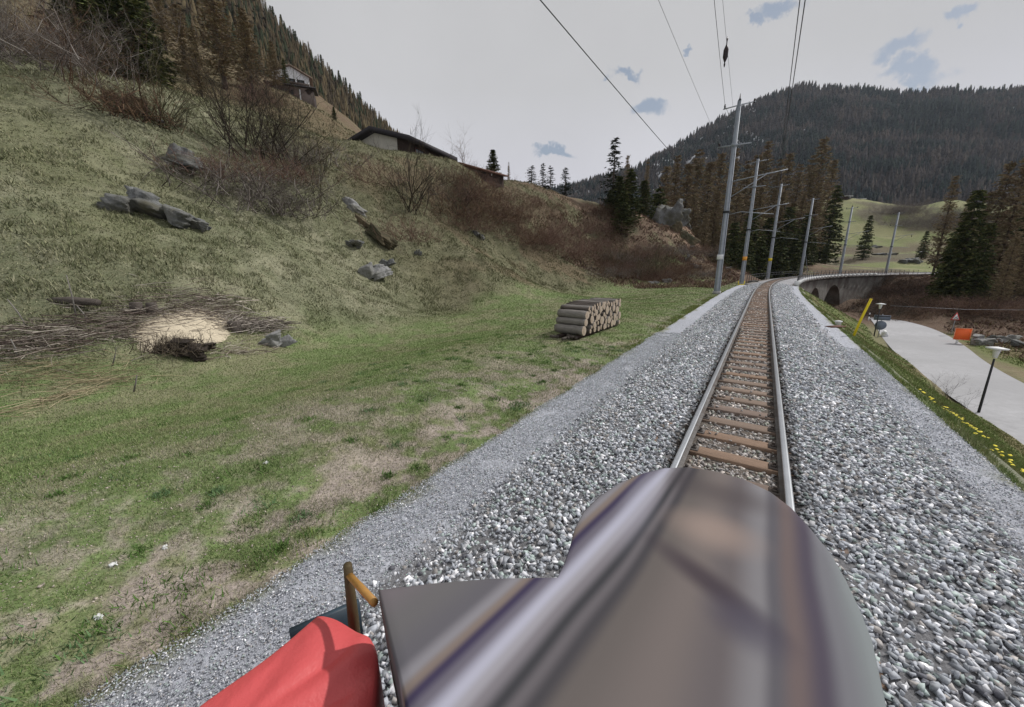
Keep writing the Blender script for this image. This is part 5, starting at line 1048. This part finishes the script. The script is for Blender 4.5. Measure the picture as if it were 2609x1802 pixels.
# ------------------------------------------------------------------ foreground: made-up shell for the blurred patch, tarpaulin, stake
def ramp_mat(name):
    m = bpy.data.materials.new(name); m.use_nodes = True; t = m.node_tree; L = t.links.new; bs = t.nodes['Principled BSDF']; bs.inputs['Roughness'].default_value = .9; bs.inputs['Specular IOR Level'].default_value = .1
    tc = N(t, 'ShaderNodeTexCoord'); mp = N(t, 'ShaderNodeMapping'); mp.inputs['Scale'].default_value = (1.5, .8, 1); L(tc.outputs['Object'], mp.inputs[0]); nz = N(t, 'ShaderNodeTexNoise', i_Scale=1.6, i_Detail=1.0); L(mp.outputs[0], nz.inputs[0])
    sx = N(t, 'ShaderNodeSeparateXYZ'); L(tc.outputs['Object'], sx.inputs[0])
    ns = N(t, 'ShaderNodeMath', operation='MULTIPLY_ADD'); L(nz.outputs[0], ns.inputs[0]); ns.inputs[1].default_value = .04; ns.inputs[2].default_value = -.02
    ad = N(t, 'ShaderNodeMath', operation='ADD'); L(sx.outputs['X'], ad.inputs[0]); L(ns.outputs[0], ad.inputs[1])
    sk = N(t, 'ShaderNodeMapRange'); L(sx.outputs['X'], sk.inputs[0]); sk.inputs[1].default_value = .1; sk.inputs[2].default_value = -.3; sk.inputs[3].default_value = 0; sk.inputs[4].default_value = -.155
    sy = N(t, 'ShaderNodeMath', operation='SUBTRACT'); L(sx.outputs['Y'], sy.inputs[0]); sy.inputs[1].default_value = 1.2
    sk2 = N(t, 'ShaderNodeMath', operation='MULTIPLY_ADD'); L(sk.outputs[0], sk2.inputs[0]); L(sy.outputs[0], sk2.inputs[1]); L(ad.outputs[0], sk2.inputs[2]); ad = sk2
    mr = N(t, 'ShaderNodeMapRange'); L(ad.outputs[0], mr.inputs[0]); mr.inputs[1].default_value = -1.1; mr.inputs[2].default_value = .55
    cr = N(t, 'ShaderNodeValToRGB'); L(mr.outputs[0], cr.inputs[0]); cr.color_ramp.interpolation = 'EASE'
    st = [(-1.1, (120, 112, 108)), (-.95, (114, 108, 112)), (-.8, (106, 104, 106)), (-.67, (100, 98, 104)), (-.62, (136, 134, 140)), (-.59, (128, 116, 110)), (-.56, (66, 60, 84)), (-.525, (108, 104, 116)), (-.47, (176, 176, 192)), (-.435, (158, 156, 164)), (-.40, (126, 122, 128)), (-.355, (66, 66, 70)), (-.32, (104, 100, 104)), (-.28, (74, 72, 76)), (-.22, (104, 98, 96)), (-.05, (116, 108, 106)), (.08, (104, 98, 100)), (.19, (128, 126, 130)), (.235, (96, 94, 100)), (.29, (110, 98, 98)), (.355, (84, 78, 90)), (.41, (118, 118, 124)), (.49, (130, 136, 138)), (.55, (140, 144, 146))]  # blurred rails and soft reflections painted as light and dark colour bands
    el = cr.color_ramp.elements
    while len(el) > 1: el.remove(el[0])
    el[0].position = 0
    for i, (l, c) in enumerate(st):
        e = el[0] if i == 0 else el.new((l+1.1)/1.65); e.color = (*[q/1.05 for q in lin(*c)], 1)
    # brownish smear ahead and dark diagonal band behind it, blur painted into the colour
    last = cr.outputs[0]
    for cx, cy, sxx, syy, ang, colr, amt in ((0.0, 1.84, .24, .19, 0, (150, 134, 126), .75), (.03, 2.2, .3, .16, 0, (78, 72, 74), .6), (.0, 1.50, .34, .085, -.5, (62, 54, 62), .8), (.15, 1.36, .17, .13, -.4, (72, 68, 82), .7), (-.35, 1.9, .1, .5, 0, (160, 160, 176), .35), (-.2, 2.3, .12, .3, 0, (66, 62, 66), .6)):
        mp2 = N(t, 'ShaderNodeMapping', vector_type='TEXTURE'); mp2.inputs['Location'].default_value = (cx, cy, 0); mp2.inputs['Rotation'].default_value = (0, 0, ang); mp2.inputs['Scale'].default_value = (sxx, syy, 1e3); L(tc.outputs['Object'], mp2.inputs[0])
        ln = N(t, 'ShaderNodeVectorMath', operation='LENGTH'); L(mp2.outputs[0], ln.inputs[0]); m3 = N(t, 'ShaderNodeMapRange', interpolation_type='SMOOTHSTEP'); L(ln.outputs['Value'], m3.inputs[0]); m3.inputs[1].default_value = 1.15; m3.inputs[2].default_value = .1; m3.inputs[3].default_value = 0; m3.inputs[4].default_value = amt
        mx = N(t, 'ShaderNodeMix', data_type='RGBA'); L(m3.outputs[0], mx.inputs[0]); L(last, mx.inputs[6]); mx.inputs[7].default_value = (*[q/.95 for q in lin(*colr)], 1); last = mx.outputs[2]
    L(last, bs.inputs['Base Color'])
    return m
def build_blur_shell():
    t = thing('blur_patch_shell', 'made up rounded grey brown shell for the blurred patch over the near track, painted with smeared rail streaks', 'blur patch shell', (float(at(0, 0)[0]), float(at(0, 0)[1]), 0), -YAW)  # invented shell standing in for a blurred patch above the track
    out = [(-1.08, .73), (-.9, .91), (-.71, 1.06), (-.5, 1.2), (-.51, 1.29), (-.53, 1.39), (-.56, 1.51), (-.575, 1.66), (-.555, 1.83), (-.50, 2.02), (-.42, 2.19), (-.32, 2.33), (-.20, 2.42), (-.06, 2.46), (.1, 2.45), (.23, 2.38), (.32, 2.27), (.39, 2.12), (.45, 1.96), (.48, 1.81), (.5, 1.66), (.51, 1.53), (.505, 1.41), (.50, 1.3), (.47, .4), (.45, -.4), (-.9, -.4), (-.68, .53), (-.9, .60)]
    out = [(-1.06, .77)]+out[1:26]+[(-.1, -.4), (-.34, .2), (-.63, .53), (-.83, .64)]
    o = np.array(out); cen = np.array([-.05, 1.0]); V = []; n = len(o)
    rings = [(1.0, .994, 1.), (.985, 1.0, 1.), (.94, 1.002, 1.), (.7, 1.004, 1.), (.4, 1.006, 1.)]
    V += [(*(cen+(o_-cen)*.97), .55) for o_ in o]; V += [(*(cen+(o_-cen)*.998), .93) for o_ in o]
    for f, z, _ in rings: V += [(*(cen+(o_-cen)*f), z) for o_ in o]
    k = 2+len(rings); F = [(i*n+(j+1) % n, i*n+j, (i+1)*n+j, (i+1)*n+(j+1) % n) for i in range(k-1) for j in range(n)]; F.append(tuple((k-1)*n+j for j in range(n))[::-1])
    mk('shell_panel', V, F, ramp_mat('painted_rail_blur'), t)
    b = MB(); b.box((-.05, .6, .32), (1.0, 1.9, .45)); b.build('shell_base', M_dark, t)  # added box under the invented shell
build_blur_shell()
M_tarp = mat('red_tarpaulin', (.60, .088, .092), .5, var=.08, scale=1.2, scale2=3, bump=.01, bscale=5, spec=.5)
M_ochre = mat('ochre_varnished_wood', (.42, .22, .06), .5, var=.25, scale=4, stretch=(1, 6, 6))
M_post = mat('brown_timber_post', (.085, .062, .03), .7, var=.35, scale=5, stretch=(5, 5, .8))
M_blue = mat('dark_blue_grey_board', (.035, .055, .075), .5, var=.25, scale=4)
def build_tarp():
    W = lambda l, s, z: np.array([at(s, l)[0], at(s, l)[1], z], float)
    # outline as seen from above (l, s) at load height, front edge first
    out = [(-1.38, .70), (-1.30, .735), (-1.21, .75), (-1.12, .755), (-1.05, .735), (-1.0, .70), (-.94, .65), (-.88, .59), (-.83, .51), (-.80, .3), (-.80, -.5), (-1.40, -.5), (-1.40, .1), (-1.39, .3), (-1.385, .5)]
    o = np.array(out); n = len(o); cen = np.array([-1.17, .2]); V = []; g = np.random.default_rng(2)
    rings = ((1.0, .735), (.975, .755), (.87, .785), (.75, .79), (.55, .80), (.3, .81))
    lo = [(*(cen+(q-cen)*np.array([1.03, 1.02])), .38) for q in o]
    pts = [lo]+[[(*(cen+(q-cen)*f), z+.018*math.sin(i*2.1+f*7)*(f > .5)+g.normal(0, .004)) for i, q in enumerate(o)] for f, z in rings]
    V = [W(l, s, z) for r in pts for l, s, z in r]; k = len(pts); F = [(i*n+(j+1) % n, i*n+j, (i+1)*n+j, (i+1)*n+(j+1) % n) for i in range(k-1) for j in range(n)]; F.append(tuple((k-1)*n+j for j in range(n))[::-1])
    c = W(-1.17, .2, 0); ob = mk('red_tarpaulin', np.array(V)-c, F, M_tarp, smooth=True, loc=tuple(c)); tag(ob, 'red tarpaulin stretched over a load at the bottom left of the vehicle', 'tarpaulin')
    sb = ob.modifiers.new('s', 'SUBSURF'); sb.subdivision_type = 'CATMULL_CLARK'; sb.levels = 2; sb.render_levels = 2
    for e in ob.data.edges: pass
    ca = ob.data.attributes.new('crease_edge', 'FLOAT', 'EDGE'); nn_ = n
    cv = np.array([.85 if (nn_ <= min(e.vertices) and max(e.vertices) < 3*nn_ and abs(e.vertices[0]-e.vertices[1]) in (1, nn_-1)) else (.6 if (e.vertices[0] % nn_ in (0, 3, 6) and e.vertices[0] % nn_ == e.vertices[1] % nn_) else 0) for e in ob.data.edges], np.float32); ca.data.foreach_set('value', cv)
    p = W(-1.385, .845, 0); t = thing('stake_post', 'brown timber stake with an ochre hand bar between the tarpaulin and the blur patch shell', 'post', (p[0], p[1], 0)); o3 = np.array([p[0], p[1], 0])
    b = MB(); q = W(-1.30, .80, .97)-o3; b.tube([(0, 0, .30), q*.5+np.array([0, 0, .30*.5]), q], [.026, .024, .018], 12); b.build('stake', M_post, t)
    b = MB(); a = W(-1.30, .80, .92)-o3; e = W(-1.06, .75, .95)-o3; b.tube([a, (a+e)/2, e], [.014, .015, .015], 12); b.build('hand_bar', M_ochre, t)
    a = W(-1.47, .94, .47); e = W(-1.60, .66, .47); d = e-a; b = MB(); b.box((a+e)/2, (float(np.linalg.norm(d)), .03, .2), rz=math.atan2(d[1], d[0])); tag(b.build('side_board', M_blue), 'dark blue grey board behind the stake, partly under the red tarpaulin', 'board')
build_tarp()

# ------------------------------------------------------------------ mountain air: closed box round the whole scene
def haze():
    b = MB(); b.box((300, 400, 235), (2600, 2600, 640)); m = bpy.data.materials.new('clear_mountain_air'); m.use_nodes = True; t = m.node_tree; t.nodes.clear()
    o = N(t, 'ShaderNodeOutputMaterial'); v = N(t, 'ShaderNodeVolumePrincipled'); v.inputs['Color'].default_value = (.80, .88, 1, 1); v.inputs['Density'].default_value = .00006; v.inputs['Anisotropy'].default_value = .2; t.links.new(v.outputs[0], o.inputs['Volume'])
    tag(b.build('haze', m), kind='stuff')
haze()
